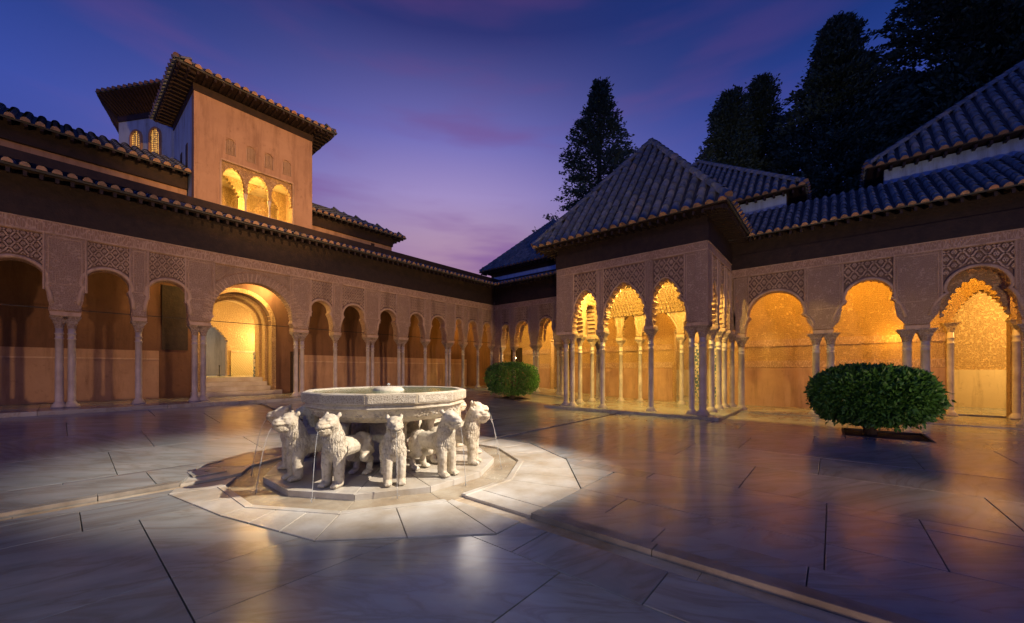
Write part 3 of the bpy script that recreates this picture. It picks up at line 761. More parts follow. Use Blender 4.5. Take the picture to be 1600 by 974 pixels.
# roof tiles: one cap tile and one mortar-filled eave tile, shared
def tile_mesh(name, r0, r1, L, matn, closed):
    b = MB(); n = 7; vs = []
    for (r, x, lift) in ((r0, 0, .0), (r1, L, -.012)):
        for k in range(n):
            a = math.pi*k/(n-1); vs.append((x, -r*math.cos(a), r*1.15*math.sin(a)+lift))
    fs = [(k, k+1, n+k+1, n+k) for k in range(n-1)]
    b.add(vs, fs, 0, True)
    if closed: b.f.append(list(range(n))); b.m.append(1); b.sm.append(False)
    b.f.append([n+k for k in range(n)][::-1]); b.m.append(0); b.sm.append(False)
    return b
TL = .27
TILES = {}
def tilemesh(p, eave):
    if (p, eave) not in TILES:
        bd = tile_mesh('roof_tile', p*.36, p*.32, TL*1.2, 'tile', eave)
        TILES[(p, eave)] = (bd.mesh('roof_tile', ['tile', 'tile_end'], fix=False), bd)
    return TILES[(p, eave)]
class Roof:
    """collects the tiles of one thing; the 290 nearest become parts, the rest one 'stuff' part"""
    def __init__(s, T): s.T = T; s.t = []
    def plane(s, O, du, dv, poly, p=.16, slab_th=.035, pan=True):
        """O: origin at the eave; du unit along the eave; dv unit up the slope; poly in (u,v)"""
        O, du, dv = Vector(O), Vector(du).normalized(), Vector(dv).normalized(); nn = du.cross(dv).normalized()
        if nn.z < 0: nn = -nn
        u0, u1 = min(q[0] for q in poly), max(q[0] for q in poly); v1 = max(q[1] for q in poly)
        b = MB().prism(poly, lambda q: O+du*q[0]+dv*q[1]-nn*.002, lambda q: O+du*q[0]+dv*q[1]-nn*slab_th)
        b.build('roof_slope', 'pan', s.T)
        k = int((u1-u0)/p); off = ((u1-u0)-k*p)/2
        for i in range(k+1):
            u = u0+off+i*p
            j = 0
            while True:
                v = -.05+j*TL
                if v > v1: break
                if inside((u, v+TL*.5), poly) or (j == 0 and inside((u, v+.08), poly)):
                    pos = O+du*(u+random.uniform(-.003, .003))+dv*(v+random.uniform(-.008, .008))+nn*(.004+random.uniform(0, .004))
                    s.t.append((pos, dv.copy(), nn.copy(), du.copy(), p, j == 0))
                j += 1
    def ridge(s, A, B, p=.2):
        A, B = Vector(A), Vector(B); d = (B-A); L = d.length; d.normalize(); sd = d.cross(Vector((0, 0, 1))).normalized(); nn = sd.cross(d)
        if nn.z < 0: nn = -nn
        k = int(L/TL-.6)
        for i in range(k+1): s.t.append((A+d*(i*TL)+nn*.0, d, nn, sd, p, i == 0))
    def finish(s):
        s.t.sort(key=lambda q: q[0].x**2+q[0].y**2+(q[0].z-1)**2)
        po = Vector(s.T['o'])
        for pos, dv, nn, du, p, ev in s.t[:290]:
            o = bpy.data.objects.new('roof_tile', tilemesh(p, ev)[0]); C.objects.link(o); o.parent = s.T
            y = nn.cross(dv); m = Matrix((dv, y, nn)).transposed()
            m = m @ Matrix.Rotation(random.uniform(-.03, .03), 3, 'Z')
            o.matrix_local = Matrix.Translation((pos-po)*U) @ m.to_4x4()
        rest = s.t[290:]
        if rest:
            b = MB()
            for pos, dv, nn, du, p, ev in rest:
                y = nn.cross(dv); bd = tilemesh(p, ev)[1]; o = len(b.v)
                b.v += [tuple(pos+dv*x+y*yy+nn*z) for x, yy, z in bd.v]
                b.f += [[i+o for i in f] for f in bd.f]; b.m += bd.m; b.sm += bd.sm
            ob = b.build('roof_tiles', ['tile', 'tile_end'], s.T, fix=False); ob['kind'] = 'stuff'
def rafters(T, A, B, out, z_in, z_out, step=.17, w=.045, h=.06, ext=0):
    """carved rafter ends from the wall line A-B outwards"""
    A, B, out = Vector(A), Vector(B), Vector(out); d = B-A; L = d.length; d.normalize(); po = Vector(T['o'])
    v = out+Vector((0, 0, z_out-z_in)); me = MB().bar((0, 0, 0), v, w, h)
    me.box(v.x-.02-.0, v.y-.02, v.z-h*.9, v.x+.02, v.y+.02, v.z+h*.2)
    me = me.mesh('rafter', 'wood')
    for i in range(int(L/step)+1):
        p = A+d*(i*step); link('rafter', me, T, Vector((p.x, p.y, z_in))-po)

# ------------------------------------------------------------------ the long arcade on the left
LW = thing('arcade_wing', 'long two-storey arcade along the left side with low tiled roof and big lit portal arch', 'building', (4.5, YW, FL))
FL_ = lambda s, z, d: (s, YW-d, z)
colL = column_meshes(.050, 1.35, .20, '')
cL = [(-1.95,'s'),(-.93,'p'),(.09,'p'),(.985,'s'),(1.88,'p'),(3.81,'p'),(4.70,'s'),(5.69,'p'),(6.70,'p'),(7.60,'s'),(8.55,'p'),(9.24,'s'),(9.98,'s'),(10.72,'s')]
oL = [(-1.75,-1.2,2.76,'round'),(-.74,-.12,2.77,'round'),(.29,.86,2.77,'round'),(1.10,1.69,2.73,'round'),(2.08,3.62,2.94,'big')]
for i in range(5, len(cL)-1):
    a, b_ = cL[i][0]+(.24 if cL[i][1] == 'p' else .17), cL[i+1][0]-(.24 if cL[i+1][1] == 'p' else .17)
    oL.append((a, b_, 2.74, 'round'))
arcade(LW, FL_, cL, 1.975, TOP, 3.25, oL, .24, colL, 1.35, .20, lambda x, y: FL, .07, pil=(.22, .11), pitch=.135)
frieze(LW, FL_, -4, XE, 3.26, TOP)
w = MB().box(-4, YW, 3.2, -1.96, YW+.24, TOP)
w.build('end_wall', 'stucco', LW)
# end wing further left (outside the frame)
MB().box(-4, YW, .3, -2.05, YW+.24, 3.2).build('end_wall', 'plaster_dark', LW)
# floor, curb
n = 0
for a, b_ in zip((-4,-2.1,-.2,1.3,2.4,4.0,5.6,7.3,9.0), (-2.1,-.2,1.3,2.4,4.0,5.6,7.3,9.0,10.5)):
    slab(rect(a, 9.32, b_, 9.62), name='kerb_stone', dz=0, th=.1, zf=lambda x, y: FL)
    slab(rect(a, 9.62, b_, 11.5), name='slab', dz=-.004, th=.1, zf=lambda x, y: FL)
# back wall of the gallery, with dado
BW = 11.5; PA, PB, PZ = 2.22, 3.68, 2.95
def wall_with_arches(T, F, s0, s1, z0, z1, ops, th, m, name='back_wall'):
    """ops: list of curve lists (bottom-left to bottom-right, bottom at z0)"""
    ops = sorted(ops, key=lambda c: c[0][0]); P = [(s0, z0)]
    for c in ops: P += c
    P += [(s1, z0), (s1, z1), (s0, z1)]
    return MB().prism(P, lambda p: F(p[0], p[1], 0), lambda p: F(p[0], p[1], -th)).build(name, m, T)
def door_curve(a, b, z0, spring, apex, kind='round', n=20, lob=0):
    c, r = (a+b)/2, (b-a)/2; pts = [(a, z0), (a, spring)]
    for i in range(n+1):
        th = math.pi-math.pi*i/n; s_ = math.cos(th)
        if kind == 'round': h_ = math.sin(th)
        else: h_ = (1-abs(s_)**1.6)**.8*.85+.15*(1-abs(s_))
        pts.append((c+r*s_*1.0, spring+h_*(apex-spring)))
    if lob:
        mid = scallop(pts[1:], lob, .045); pts = [pts[0]]+mid
    return pts+[(b, z0)]
FBW = lambda s, z, d: (s, BW-d, z)
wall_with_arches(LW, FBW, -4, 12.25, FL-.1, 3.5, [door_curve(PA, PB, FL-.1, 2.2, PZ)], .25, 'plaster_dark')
MB().box(-4, BW-.05, FL, 1.45, BW, 1.42).build('dado', 'plaster', LW)
MB().box(4.35, BW-.05, FL, XE, BW, 1.42).build('dado', 'plaster', LW)
MB().box(-4, BW-.065, 1.22, 1.45, BW-.05, 1.25).box(4.35, BW-.065, 1.22, XE, BW-.05, 1.25).build('dado_moulding', 'moulding', LW)
MB().box(1.5, BW-.03, 1.45, 1.95, BW-.001, 2.9).build('shutter', 'wood', LW)
MB().box(4.15, BW-.09, FL, 4.34, BW-.001, 1.5).build('door', 'wood', LW)
MB().box(-4, YW+.2, 3.40, XE, BW, 3.48).build('ceiling', 'wood', LW)
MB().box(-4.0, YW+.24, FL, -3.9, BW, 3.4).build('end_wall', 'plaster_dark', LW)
# iron tie rods between the imposts
tr = MB()
for i in range(1, len(cL)-1):
    tr.bar((cL[i][0], YW+.12, 2.03), (cL[i+1][0], YW+.12, 2.03), .014, .014)
tr.build('tie_rod', 'metal', LW)
# portal: nested arches and steps
for k, (y0, rr) in enumerate(((BW+.0, .73), (BW+.30, .66), (BW+.58, .60))):
    c0 = 2.95; cur = door_curve(c0-rr, c0+rr, FL+.05+.12*k, 2.2, 2.2+rr*1.04, 'round', 24)
    o1 = cur; o2 = [(x+(-.10 if i < 2 else .10 if i >= len(cur)-1 else (x-c0)/rr*.10), z+(0 if i < 1 or i == len(cur)-1 else max(0, (z-2.2))/rr*.10)) for i, (x, z) in enumerate(cur)]
    b = MB(); n = len(o1); th = .30
    vs = [(x, y0-.03, z) for x, z in o1]+[(x, y0+th, z) for x, z in o1]+[(x, y0+th, z) for x, z in o2]+[(x, y0-.03, z) for x, z in o2]
    fs = [(e*n+q, e*n+q+1, ((e+1) % 4)*n+q+1, ((e+1) % 4)*n+q) for q in range(n-1) for e in range(4)]
    b.add(vs, fs, 0, False); b.build('portal_arch', 'stucco_gold', LW)
    wall_with_arches(LW, lambda s, z, d, y0=y0: (s, y0+.27-d, z), 1.9, 4.0, FL-.1, 3.5, [door_curve(c0-rr-.03, c0+rr+.03, FL-.1, 2.2, 2.2+rr*1.04+.03)], .05, 'stucco_gold', 'jamb_wall')
for k in range(4):
    y0 = BW-.28+k*.24
    MB().box(2.25 if k else 2.0, y0, FL-.06, 3.65 if k else 3.85, 12.5, FL+.11*(k+1)).build('step', 'pale_marble', LW)
RF = FL+.445
MB().box(.6, 12.1, RF-.2, 5.2, 15.6, RF).build('room_floor', 'floor', LW)
wall_with_arches(LW, lambda s, z, d: (s, 15.4-d, z), .6, 5.2, RF, 4.6, [door_curve(2.62, 3.62, RF, 1.9, 2.45, 'pointed', 20, 15)], .2, 'stucco_gold', 'room_wall')
MB().box(3.72, 15.36, RF, 5.2, 15.4, 1.58).build('tile_dado', 'mosaic_gold', LW)
MB().box(3.72, 15.34, 1.58, 5.2, 15.4, 1.64).build('dado_moulding', 'moulding', LW)
MB().box(5.1, 11.8, RF, 5.2, 15.4, 4.6).box(.6, 11.8, RF, .7, 15.4, 4.6).build('room_wall', 'stucco_gold', LW)
MB().box(3.53, 12.33, RF, 3.60, 12.45, 1.5).build('tile_dado', 'mosaic', LW)
MB().box(.6, 11.8, 4.55, 5.2, 18.6, 4.6).build('ceiling', 'wood', LW)
MB().box(.6, 15.6, RF-.2, 5.2, 18.6, RF).build('room_floor', 'floor', LW)
MB().box(.2, 18.4, RF, 5.2, 18.6, 4.6).build('room_wall', 'plaster_pale', LW)
for x in (3.15, 3.42):
    bp = thing('barrier_post', 'short brass rope post inside the lit portal, '+('left one by the side arch' if x < 3.2 else 'right one before the tiled dado'), 'barrier post', (x, 14.2, RF), 'rope barrier posts in the portal room')
    MB().lathe([(.06, RF), (.06, RF+.012), (.012, RF+.02), (.012, RF+.30), (.02, RF+.31), (.02, RF+.33)], 10, x, 14.2).build('post', 'metal', bp)
# timber frieze and eave
MB().box(-4, YW-.03, TOP+.004, XE-.032, YW+.25, 3.80).build('timber_frieze', 'wood', LW)
MB().box(-4, YW+.03, 3.80, XE+1, YW+.25, 4.5).build('wall_plate', 'wood', LW)
ex = .45
rafters(LW, (-4, YW, 0), (XE-.5, YW, 0), (0, -ex+.04, 0), 4.13, 4.03, .16)
LR = Roof(LW)
zslope = .66/1.85
dvL = Vector((0, 1, zslope)).normalized(); vl = 1.90*math.sqrt(1+zslope**2)
LR.plane((-4, YW-ex, EZ-.02), (1, 0, 0), dvL, [(0, 0), (4+XE-ex, 0), (4+XE+1.4, vl), (0, vl)], .16)
# upper storey left of the tower and right of it
for x0, x1 in ((-4.5, 1.9), (4.42, 7.2)):
    MB().box(x0, 11.3, 4.4, x1, 14.0, 5.35).build('upper_wall', 'plaster', LW)
    MB().box(x0, 11.22, 5.1, x1-.0, 11.6, 5.50).build('timber_frieze', 'wood', LW)
    x1e = x1+(.25 if x1 > 5 else 0)
    rafters(LW, (x0, 11.3, 0), (x1e-.05, 11.3, 0), (0, -.36, 0), 5.40, 5.36, .18)
    dv = Vector((0, 1, .5)).normalized()
    top = 1.7*dv.length*1.118
    poly = [(0, 0), (x1e-x0, 0), (x1e-x0-(1.5 if x1 > 5 else 0), top), (0, top)]
    LR.plane((x0, 10.9, 5.38), (1, 0, 0), dv, poly, .17)
    if x1 > 5:
        LR.plane((x1e, 10.9, 5.38), (0, 1, 0), (-1, 0, .55), [(0, 0), (3.2, 0), (1.7, 1.9)], .17)
        rafters(LW, (x1, 11.0, 0), (x1, 14, 0), (.22, 0, 0), 5.40, 5.36, .2)
MB().box(6.45, 11.28, 4.9, 6.56, 11.31, 5.05).build('window', 'wood', LW)
LR.finish()

# ------------------------------------------------------------------ lookout tower over the portal
TY = 10.7; TX0, TX1 = 1.92, 4.40; TT = 7.12
TW = thing('lookout_tower', 'ochre lookout tower above the portal with three lit arched windows and wide tiled eaves', 'tower', (3.16, TY+1, 4.5))
FT = lambda s, z, d: (s, TY-d, z)
# front wall as pieces round the window recess and four small lattice windows
wx0, wx1, wz0, wz1 = 2.40, 3.93, 4.76, 5.82
b = MB()
def wp(x0, z0, x1, z1): b.box(x0, TY, z0, x1, TY+.22, z1)
smx = [2.587, 2.99, 3.37, 3.777]; sw = .095; sz0, sz1 = 5.98, 6.36
wp(TX0, 4.3, wx0, sz0); wp(wx1, 4.3, TX1, sz0); wp(wx0, 4.3, wx1, wz0); wp(wx0, wz1, wx1, sz0)
xs = [TX0]+[v for x in smx for v in (x-sw, x+sw)]+[TX1]
for i in range(0, len(xs), 2): wp(xs[i], sz0, xs[i+1], sz1)
wp(TX0, sz1, TX1, TT); b.build('front_wall', 'plaster', TW)
for x in smx:   # small arched lattice windows
    wdo = MB()
    for sx in (-1, 1):
        pts = [(x+sx*sw, sz1-.10)]+[(x+sx*sw*math.cos(a), sz1-.10+.10*math.sin(a)) for a in [math.pi/2*k/5 for k in range(1, 6)]]+[(x+sx*sw, sz1+.0)]
        wdo.prism(pts, lambda p: FT(p[0], p[1], -.01), lambda p: FT(p[0], p[1], -.2))
    f = wdo.build('window', 'plaster', TW)
    lt = lattice((x-sw, x+sw, sz0, sz1), [(0, 0), (0, .1), (.1, 0)], x-sw, x+sw, sz0, sz1, .062, FT, .014, -.06, -.035, True, 1.1)
    lt.box(x-sw, TY+.06, sz0, x+sw, TY+.075, sz1)
    for sx in (-1, 1): lt.bar((x+sx*sw, TY-.006, sz0), (x+sx*sw, TY-.006, sz1-.1), .016, .016)
    lt.build('lattice_screen', 'moulding', f)
# big window: three arches on two slender columns
c3 = [(2.40, 's'), (2.91, 's'), (3.42, 's'), (3.93, 's')]
FT2 = lambda s, z, d: (s, TY+.07-d, z)
P = [(wx0, 5.22)]
for i in range(3):
    a, b2 = c3[i][0]+.045, c3[i+1][0]-.045
    P += scallop(door_curve(a, b2, 5.22, 5.34, 5.72)[0:], 13, .018)
P += [(wx1, 5.22), (wx1, wz1), (wx0, wz1)]
MB().prism(P, lambda p: FT2(p[0], p[1], 0), lambda p: FT2(p[0], p[1], -.10)).build('window_arches', 'stucco_gold', TW)
for s_, k in c3[1:3]:
    MB().lathe([(.035, wz0), (.035, wz0+.03), (.022, wz0+.05), (.022, 5.08), (.03, 5.10), (.045, 5.20), (.05, 5.22)], 12, s_, TY+.12).build('window_column', 'column', TW)
fr = MB()
for p, q in (((wx0, wz0), (wx0, wz1)), ((wx1, wz0), (wx1, wz1)), ((wx0, wz1), (wx1, wz1)), ((wx0-.02, wz0), (wx1+.02, wz0))): fr.bar(FT(*p, .008), FT(*q, .008), .04, .03)
fr.build('window_frame', 'moulding', TW)
MB().box(TX0, TY+.22, 4.3, TX0+.2, TY+2.2, TT).build('side_wall', 'plaster_blue_lit', TW)
MB().box(TX1-.2, TY+.22, 4.3, TX1, TY+2.2, TT).build('side_wall', 'plaster', TW)
MB().box(TX0+.2, TY+2.0, 4.3, TX1-.2, TY+2.2, TT).build('back_wall', 'stucco_gold', TW)
# inner rear arches seen through the window
wall_with_arches(TW, lambda s, z, d: (s, TY+1.25-d, z), TX0+.2, TX1-.2, wz0-.1, 6.9, [door_curve(2.25, 3.05, wz0-.1, 5.5, 6.0, 'pointed', 20, 15), door_curve(3.2, 4.0, wz0-.1, 5.5, 6.0, 'pointed', 20, 15)], .12, 'stucco_gold', 'inner_arch')
MB().box(TX0+.2, TY+.22, wz0-.16, TX1-.2, TY+2, wz0-.1).build('floor_slab', 'plaster_pale', TW); MB().box(TX0+.2, TY+.22, 6.0, TX1-.2, TY+2, 6.05).build('ceiling', 'plaster_pale', TW)
wn = MB()
for y in (TY+.7, TY+1.3): wn.box(TX0-.012, y-.09, 5.6, TX0+.0, y+.09, 6.2)
wn.build('side_window', 'wood', TW)
ex0, ex1, ey0, ey1, ez = TX0-.36, TX1+.42, TY-.42, TY+2.55, 7.38
MB().box(TX0-.02, TY-.02, TT, TX1+.02, TY+2.22, TT+.16).build('timber_frieze', 'wood', TW)
rafters(TW, (TX0-.3, TY, 0), (TX1+.35, TY, 0), (0, -.38, 0), TT+.2, ez-.05, .15)
rafters(TW, (TX0, TY-.3, 0), (TX0, TY+2.5, 0), (-.32, 0, 0), TT+.2, ez-.05, .17)
rafters(TW, (TX1, TY-.3, 0), (TX1, TY+2.5, 0), (.38, 0, 0), TT+.2, ez-.05, .17)
MB().box(ex0+.02, ey0+.02, ez-.035, ex1-.02, ey1, ez-.012).build('soffit', 'wood', TW)
TR = Roof(TW)
hx, hy, hz = (ex1-ex0)/2, (ey1-ey0)/2, ez+.75
ap = Vector(((ex0+ex1)/2, (ey0+ey1)/2, hz))
def pyramid(RF_, x0, y0, x1, y1, z, apx, p, sides='SWEN', ridge=True):
    cor = {'S': ((x0, y0), (x1, y0)), 'E': ((x1, y0), (x1, y1)), 'N': ((x1, y1), (x0, y1)), 'W': ((x0, y1), (x0, y0))}
    for sd in sides:
        a, b = cor[sd]; A = Vector((*a, z)); B = Vector((*b, z)); du = (B-A).normalized(); L = (B-A).length
        foot = A+du*((apx-A).dot(du)); dv = (apx-foot); vlen = dv.length; dv.normalize(); uu = (apx-A).dot(du)
        RF_.plane(A, du, dv, [(0, 0), (L, 0), (uu, vlen)], p)
    if ridge:
        for x, y in ((x0, y0), (x1, y0), (x1, y1), (x0, y1)): RF_.ridge((x, y, z+.03), apx+Vector((0, 0, .04)), p*1.15)
pyramid(TR, ex0, ey0, ex1, ey1, ez, ap, .17)
TR.finish()

# ------------------------------------------------------------------ octagonal lantern tower behind
OT = thing('lantern_tower', 'whitewashed polygonal tower with lit arched windows behind the lookout tower', 'tower', (2.2, 17.2, 6))
A0 = Vector((.71, 16.26)); e1 = Vector((math.cos(R(119.5)), math.sin(R(119.5))))*-1
def poly_out(inset_):
    P = []; p = Vector((.75, 16.2)); a = R(119.5+180)
    L = 2.25
    pts = [p.copy()]
    for k in range(7):
        p = p+Vector((math.cos(a), math.sin(a)))*L; pts.append(p.copy()); a += R(45)
    c = sum((Vector(q) for q in pts), Vector((0, 0)))/len(pts)
    return [c+(q-c)*(1-inset_) for q in pts], c
eav, oc = poly_out(0); wal, _ = poly_out(.145)
zt = 8.35; ze = 8.98
MB().prism([tuple(p) for p in wal], lambda p: (p[0], p[1], 4.8), lambda p: (p[0], p[1], zt)).build('tower_wall', 'plaster_blue_lit', OT)
MB().prism([tuple(oc+(p-oc)*1.01) for p in wal], lambda p: (p[0], p[1], zt), lambda p: (p[0], p[1], zt+.2)).build('timber_frieze', 'wood', OT)
e_ = MB()
n = len(eav)
e_.add([(*eav[i], ze-.02) for i in range(n)]+[(*(oc+(wal[i]-oc)*1.0), zt+.2) for i in range(n)], [(i, (i+1) % n, n+(i+1) % n, n+i) for i in range(n)]); e_.build('soffit', 'wood', OT)
rf = MB(); 
for i in range(n):
    j = (i+1) % n
    for k in range(19):
        t_ = (k+.5)/19; p = eav[i]+(eav[j]-eav[i])*t_; q = wal[i]+(wal[j]-wal[i])*(.02+.96*t_)
        rf.bar((*p, ze-.05), (*q, zt+.17), .05, .06)
rf.build('rafters', 'wood', OT)['kind'] = 'stuff'
OR = Roof(OT); oap = Vector((*oc, ze+1.2))
for i in range(n):
    a, b_ = eav[i], eav[(i+1) % n]; A = Vector((*a, ze)); B = Vector((*b_, ze)); du = (B-A).normalized(); foot = A+du*((oap-A).dot(du)); dv = oap-foot
    OR.plane(A, du, dv.normalized(), [(0, 0), ((B-A).length, 0), ((oap-A).dot(du), dv.length)], .19)
OR.finish()
wd = (wal[1]-wal[0]).normalized(); wn_ = Vector((wd.y, -wd.x))
if wn_.dot(Vector((0, 0))-wal[0]) < 0: wn_ = -wn_
for q, t_ in enumerate((.62, 1.30)):
    c_ = wal[0]+wd*t_*1.0+wd*.05
    cur = door_curve(-.17, .17, 7.1, 7.75, 8.0)
    fw = MB()
    o2 = [(x*1.25, z+(.05 if z > 7.5 else 0)) for x, z in cur]
    Fq = lambda p, d: (c_.x+wd.x*p[0]+wn_.x*d, c_.y+wd.y*p[0]+wn_.y*d, p[1])
    m_ = len(cur); vs = [Fq(p, .0) for p in cur]+[Fq(p, .05) for p in cur]+[Fq(p, .05) for p in o2]+[Fq(p, .0) for p in o2]
    fw.add(vs, [(e*m_+k, e*m_+k+1, ((e+1) % 4)*m_+k+1, ((e+1) % 4)*m_+k) for k in range(m_-1) for e in range(4)])
    wf = fw.build('window', 'plaster', OT)
    M.setdefault('glowpane', None)
    if M['glowpane'] is None:
        mm, t, bb = mat('lit_window_lattice'); v = gcoords(t); e = voro(t, v, 14, 'DISTANCE_TO_EDGE', .2)
        rr = ramp(t, e, [(.10, (0, 0, 0, 1)), (.2, (1, 1, 1, 1))]); bb.inputs['Base Color'].default_value = (.3, .2, .1, 1)
        bb.inputs['Emission Color'].default_value = (1, .48, .08, 1); t.links.new(rr.outputs[0], bb.inputs['Emission Strength']); M['glowpane'] = mm
    MB().prism(cur, lambda p: Fq(p, .012), lambda p: Fq(p, .002)).build('pane', 'glowpane', wf)

# ------------------------------------------------------------------ east wing (right) and pavilion
EW = thing('arcade_wing', 'right-hand arcade wing with glowing golden gallery and tiled eave behind the clipped bush', 'building', (XE, 3, 0))
FE = lambda s, z, d: (XE-d, s, z)
colE = column_meshes(.070, 1.60, .24, ''); colE2 = column_meshes(.055, 1.35, .20, '')
gz = lambda x, y: max(.02, G(y)+.02)
cR = [(-4.1,'p'),(-2.62,'s'),(-1.27,'p'),(.15,'p'),(1.72,'s')]
oR = [(-3.8,-2.9,2.85,'round'),(-2.40,-1.66,2.87,'lobed'),(-.93,-.22,2.85,'lobed'),(.50,1.55,2.83,'round')]
arcade(EW, FE, cR, 1.87, TOP, 3.27, oR, .26, colE, 1.60, .24, gz, .125, mats=('stucco', 'stucco_fine'), pil=(.31, .15), pitch=.20)
cB = [(5.62,'s'),(7.02,'p'),(8.03,'p'),(9.03,'s'),(9.66,'s')]
oB = [(5.85,6.75,2.8,'lobed'),(7.27,7.78,2.78,'lobed'),(8.27,8.86,2.74,'lobed'),(9.16,9.53,2.68,'lobed')]
arcade(EW, FE, cB, 1.92, TOP, 3.27, oB, .26, colE2, 1.35, .20, gz, .07, mats=('stucco', 'stucco_fine'), pil=(.22, .11), pitch=.16)
frieze(EW, FE, -5, 1.93, 3.28, TOP); frieze(EW, FE, 5.5, YW, 3.28, TOP)
MB().box(XE, -5, .0, XE+.26, -4.25, TOP).build('end_wall', 'stucco', EW)
MB().box(XE, 9.68, .3, XE+.26, YW+.24, TOP).build('corner_pier', 'stucco', EW)
# wall over the gallery behind the pavilion (open arches to the pavilion)
c2 = [(1.92,'s'),(2.55,'s'),(3.12,'s'),(4.26,'s'),(4.85,'s'),(5.5,'s')]
o2_ = [(2.04,2.43,2.6,'pointed'),(2.66,3.0,2.55,'pointed'),(3.26,4.12,2.62,'pointed'),(4.38,4.73,2.6,'pointed'),(4.98,5.38,2.6,'pointed')]
arcade(EW, FE, c2, 1.95, 3.4, 3.30, o2_, .20, colE2, 1.35, .20, lambda x, y: .07, .06, mats=('stucco_gold', 'stucco_gold'), pil=(.12, .10), pitch=.16)
# gallery floors
for a, b_ in zip((-5,-2.9,-1.2,.2,1.66), (-2.9,-1.2,.2,1.66,3.0)):
    slab(rect(10.27, a, 10.5, b_), name='kerb_stone', dz=.024, th=.09) if b_ < 2 else None
    slab(rect(10.5, a, 12.3, b_), name='slab', dz=.020, th=.08)
slab(rect(11, 3.0, 12.3, 4.4), dz=.024, th=.08); slab(rect(11, 4.4, 12.3, 5.76), dz=.024, th=.11)
for a, b_ in zip((5.78,6.9,8.0,9.0), (6.9,8.0,9.0,11.4)):
    slab(rect(10.4, a, 12.3, b_), dz=.03, th=.1); slab(rect(10.28, a, 10.4, min(b_, 9.6)), name='kerb_stone', dz=.03, th=.1)
# back wall: carved upper part, plain dado, openings into lit rooms
BX = 12.3; FB = lambda s, z, d: (BX-d, s, z)
doors = [door_curve(-2.74, -2.0, -.05, 2.05, 2.62, 'pointed', 20, 15), door_curve(2.55, 3.75, -.05, 2.1, 2.8, 'pointed', 20, 17), door_curve(7.35, 8.35, -.05, 2.0, 2.7, 'pointed', 20, 15)]
wall_with_arches(EW, FB, -5, 11.7, -.05, 3.5, doors, .22, 'stucco_gold')
for a, b_ in ((-5, -2.78), (-1.96, 2.5), (3.8, 7.3), (8.4, 11.5)):
    MB().box(BX-.03, a, -.05, BX+.01, b_, 1.05).build('dado', 'plaster_pale' if a < -4 else 'plaster', EW)
    MB().box(BX-.025, a, 1.06, BX+.01, b_, 1.24).build('inscription_band', 'inscription', EW)
    MB().box(BX-.025, a, 1.62, BX+.01, b_, 1.80).build('inscription_band', 'inscription', EW)
MB().box(XE+.2, -5, 3.40, BX+.2, 11.5, 3.48).build('ceiling', 'wood', EW)
MB().box(BX+.2, -5.2, -.05, 15.2, 11.5, .045).build('room_floor', 'floor', EW)
MB().box(15.0, -5.2, 0, 15.2, 11.5, 4.2).build('room_wall', 'stucco_gold', EW)
MB().box(14.97, -5.2, .04, 15.0, 11.5, 1.0).build('dado', 'plaster_pale', EW)
MB().box(BX+.2, -5.2, 4.1, 15.2, 11.5, 4.2).build('ceiling', 'wood', EW)
for y in (-1.4, 1.2, 5.4, 9.6, -4.9): MB().box(BX+.2, y-.1, 0, 15.0, y+.1, 4.1).build('room_wall', 'stucco_gold', EW)
for y in (2.35, 2.85, 3.45, 7.5, 8.0):     # tiled piers with carved arches in the hall behind
    MB().box(13.6, y-.09, .04, 13.8, y+.09, 1.9).build('tiled_pier', 'mosaic', EW)
    MB().box(13.57, y-.12, 1.9, 13.83, y+.12, 3.2).build('pier_head', 'stucco_gold', EW)
# engaged columns beside the golden doorway
for y in (-1.93, -2.80): put_column(EW, colE2, BX-.08, y, .09, 2.0, 1.35, .20)
# cross arch in the corner gallery and dark door
MB().box(XE+.26, 9.62, FL, BX, 9.72, FL+.001+0).build('threshold', 'floor', EW)
MB().box(BX-.05, 9.75, FL, BX-.02, 10.35, 1.9).build('door', 'wood', EW)
# timber and roof
MB().box(XE-.03, -5, TOP+.004, XE+.28, 1.95, 3.80).build('timber_frieze', 'wood', EW)
MB().box(XE-.03, 5.5, TOP+.004, XE+.28, YW-.03, 3.80).build('timber_frieze', 'wood', EW)
MB().box(XE+.03, -5, 3.80, XE+.28, YW, 4.4).build('wall_plate', 'wood', EW)
rafters(EW, (XE, -5, 0), (XE, 1.6, 0), (-ex+.04, 0, 0), 4.13, 4.03, .19)
rafters(EW, (XE, 5.9, 0), (XE, YW-.45, 0), (-ex+.04, 0, 0), 4.13, 4.03, .16)
ER = Roof(EW)
zs = 1.04/1.6; dvE = Vector((1, 0, zs)).normalized(); ve = 1.62*math.sqrt(1+zs*zs)
ER.plane((XE-ex, -5, EZ-.02), (0, 1, 0), dvE, [(0, 0), (6.9, 0), (6.9, ve), (0, ve)], .16)
zs2 = .66/1.85; dvE2 = Vector((1, 0, zs2)).normalized(); ve2 = 1.6*math.sqrt(1+zs2*zs2)
ER.plane((XE-ex, 5.0, EZ-.02), (0, 1, 0), dvE2, [(0, 0), (YW-ex-5.0, 0), (YW-5+1.3, ve2*1.05), (0, ve2*1.05)], .16)
ER.ridge((XE-ex+.02, YW-ex+.02, EZ+.0), (XE+1.2, YW+1.2, EZ+.58), .18)
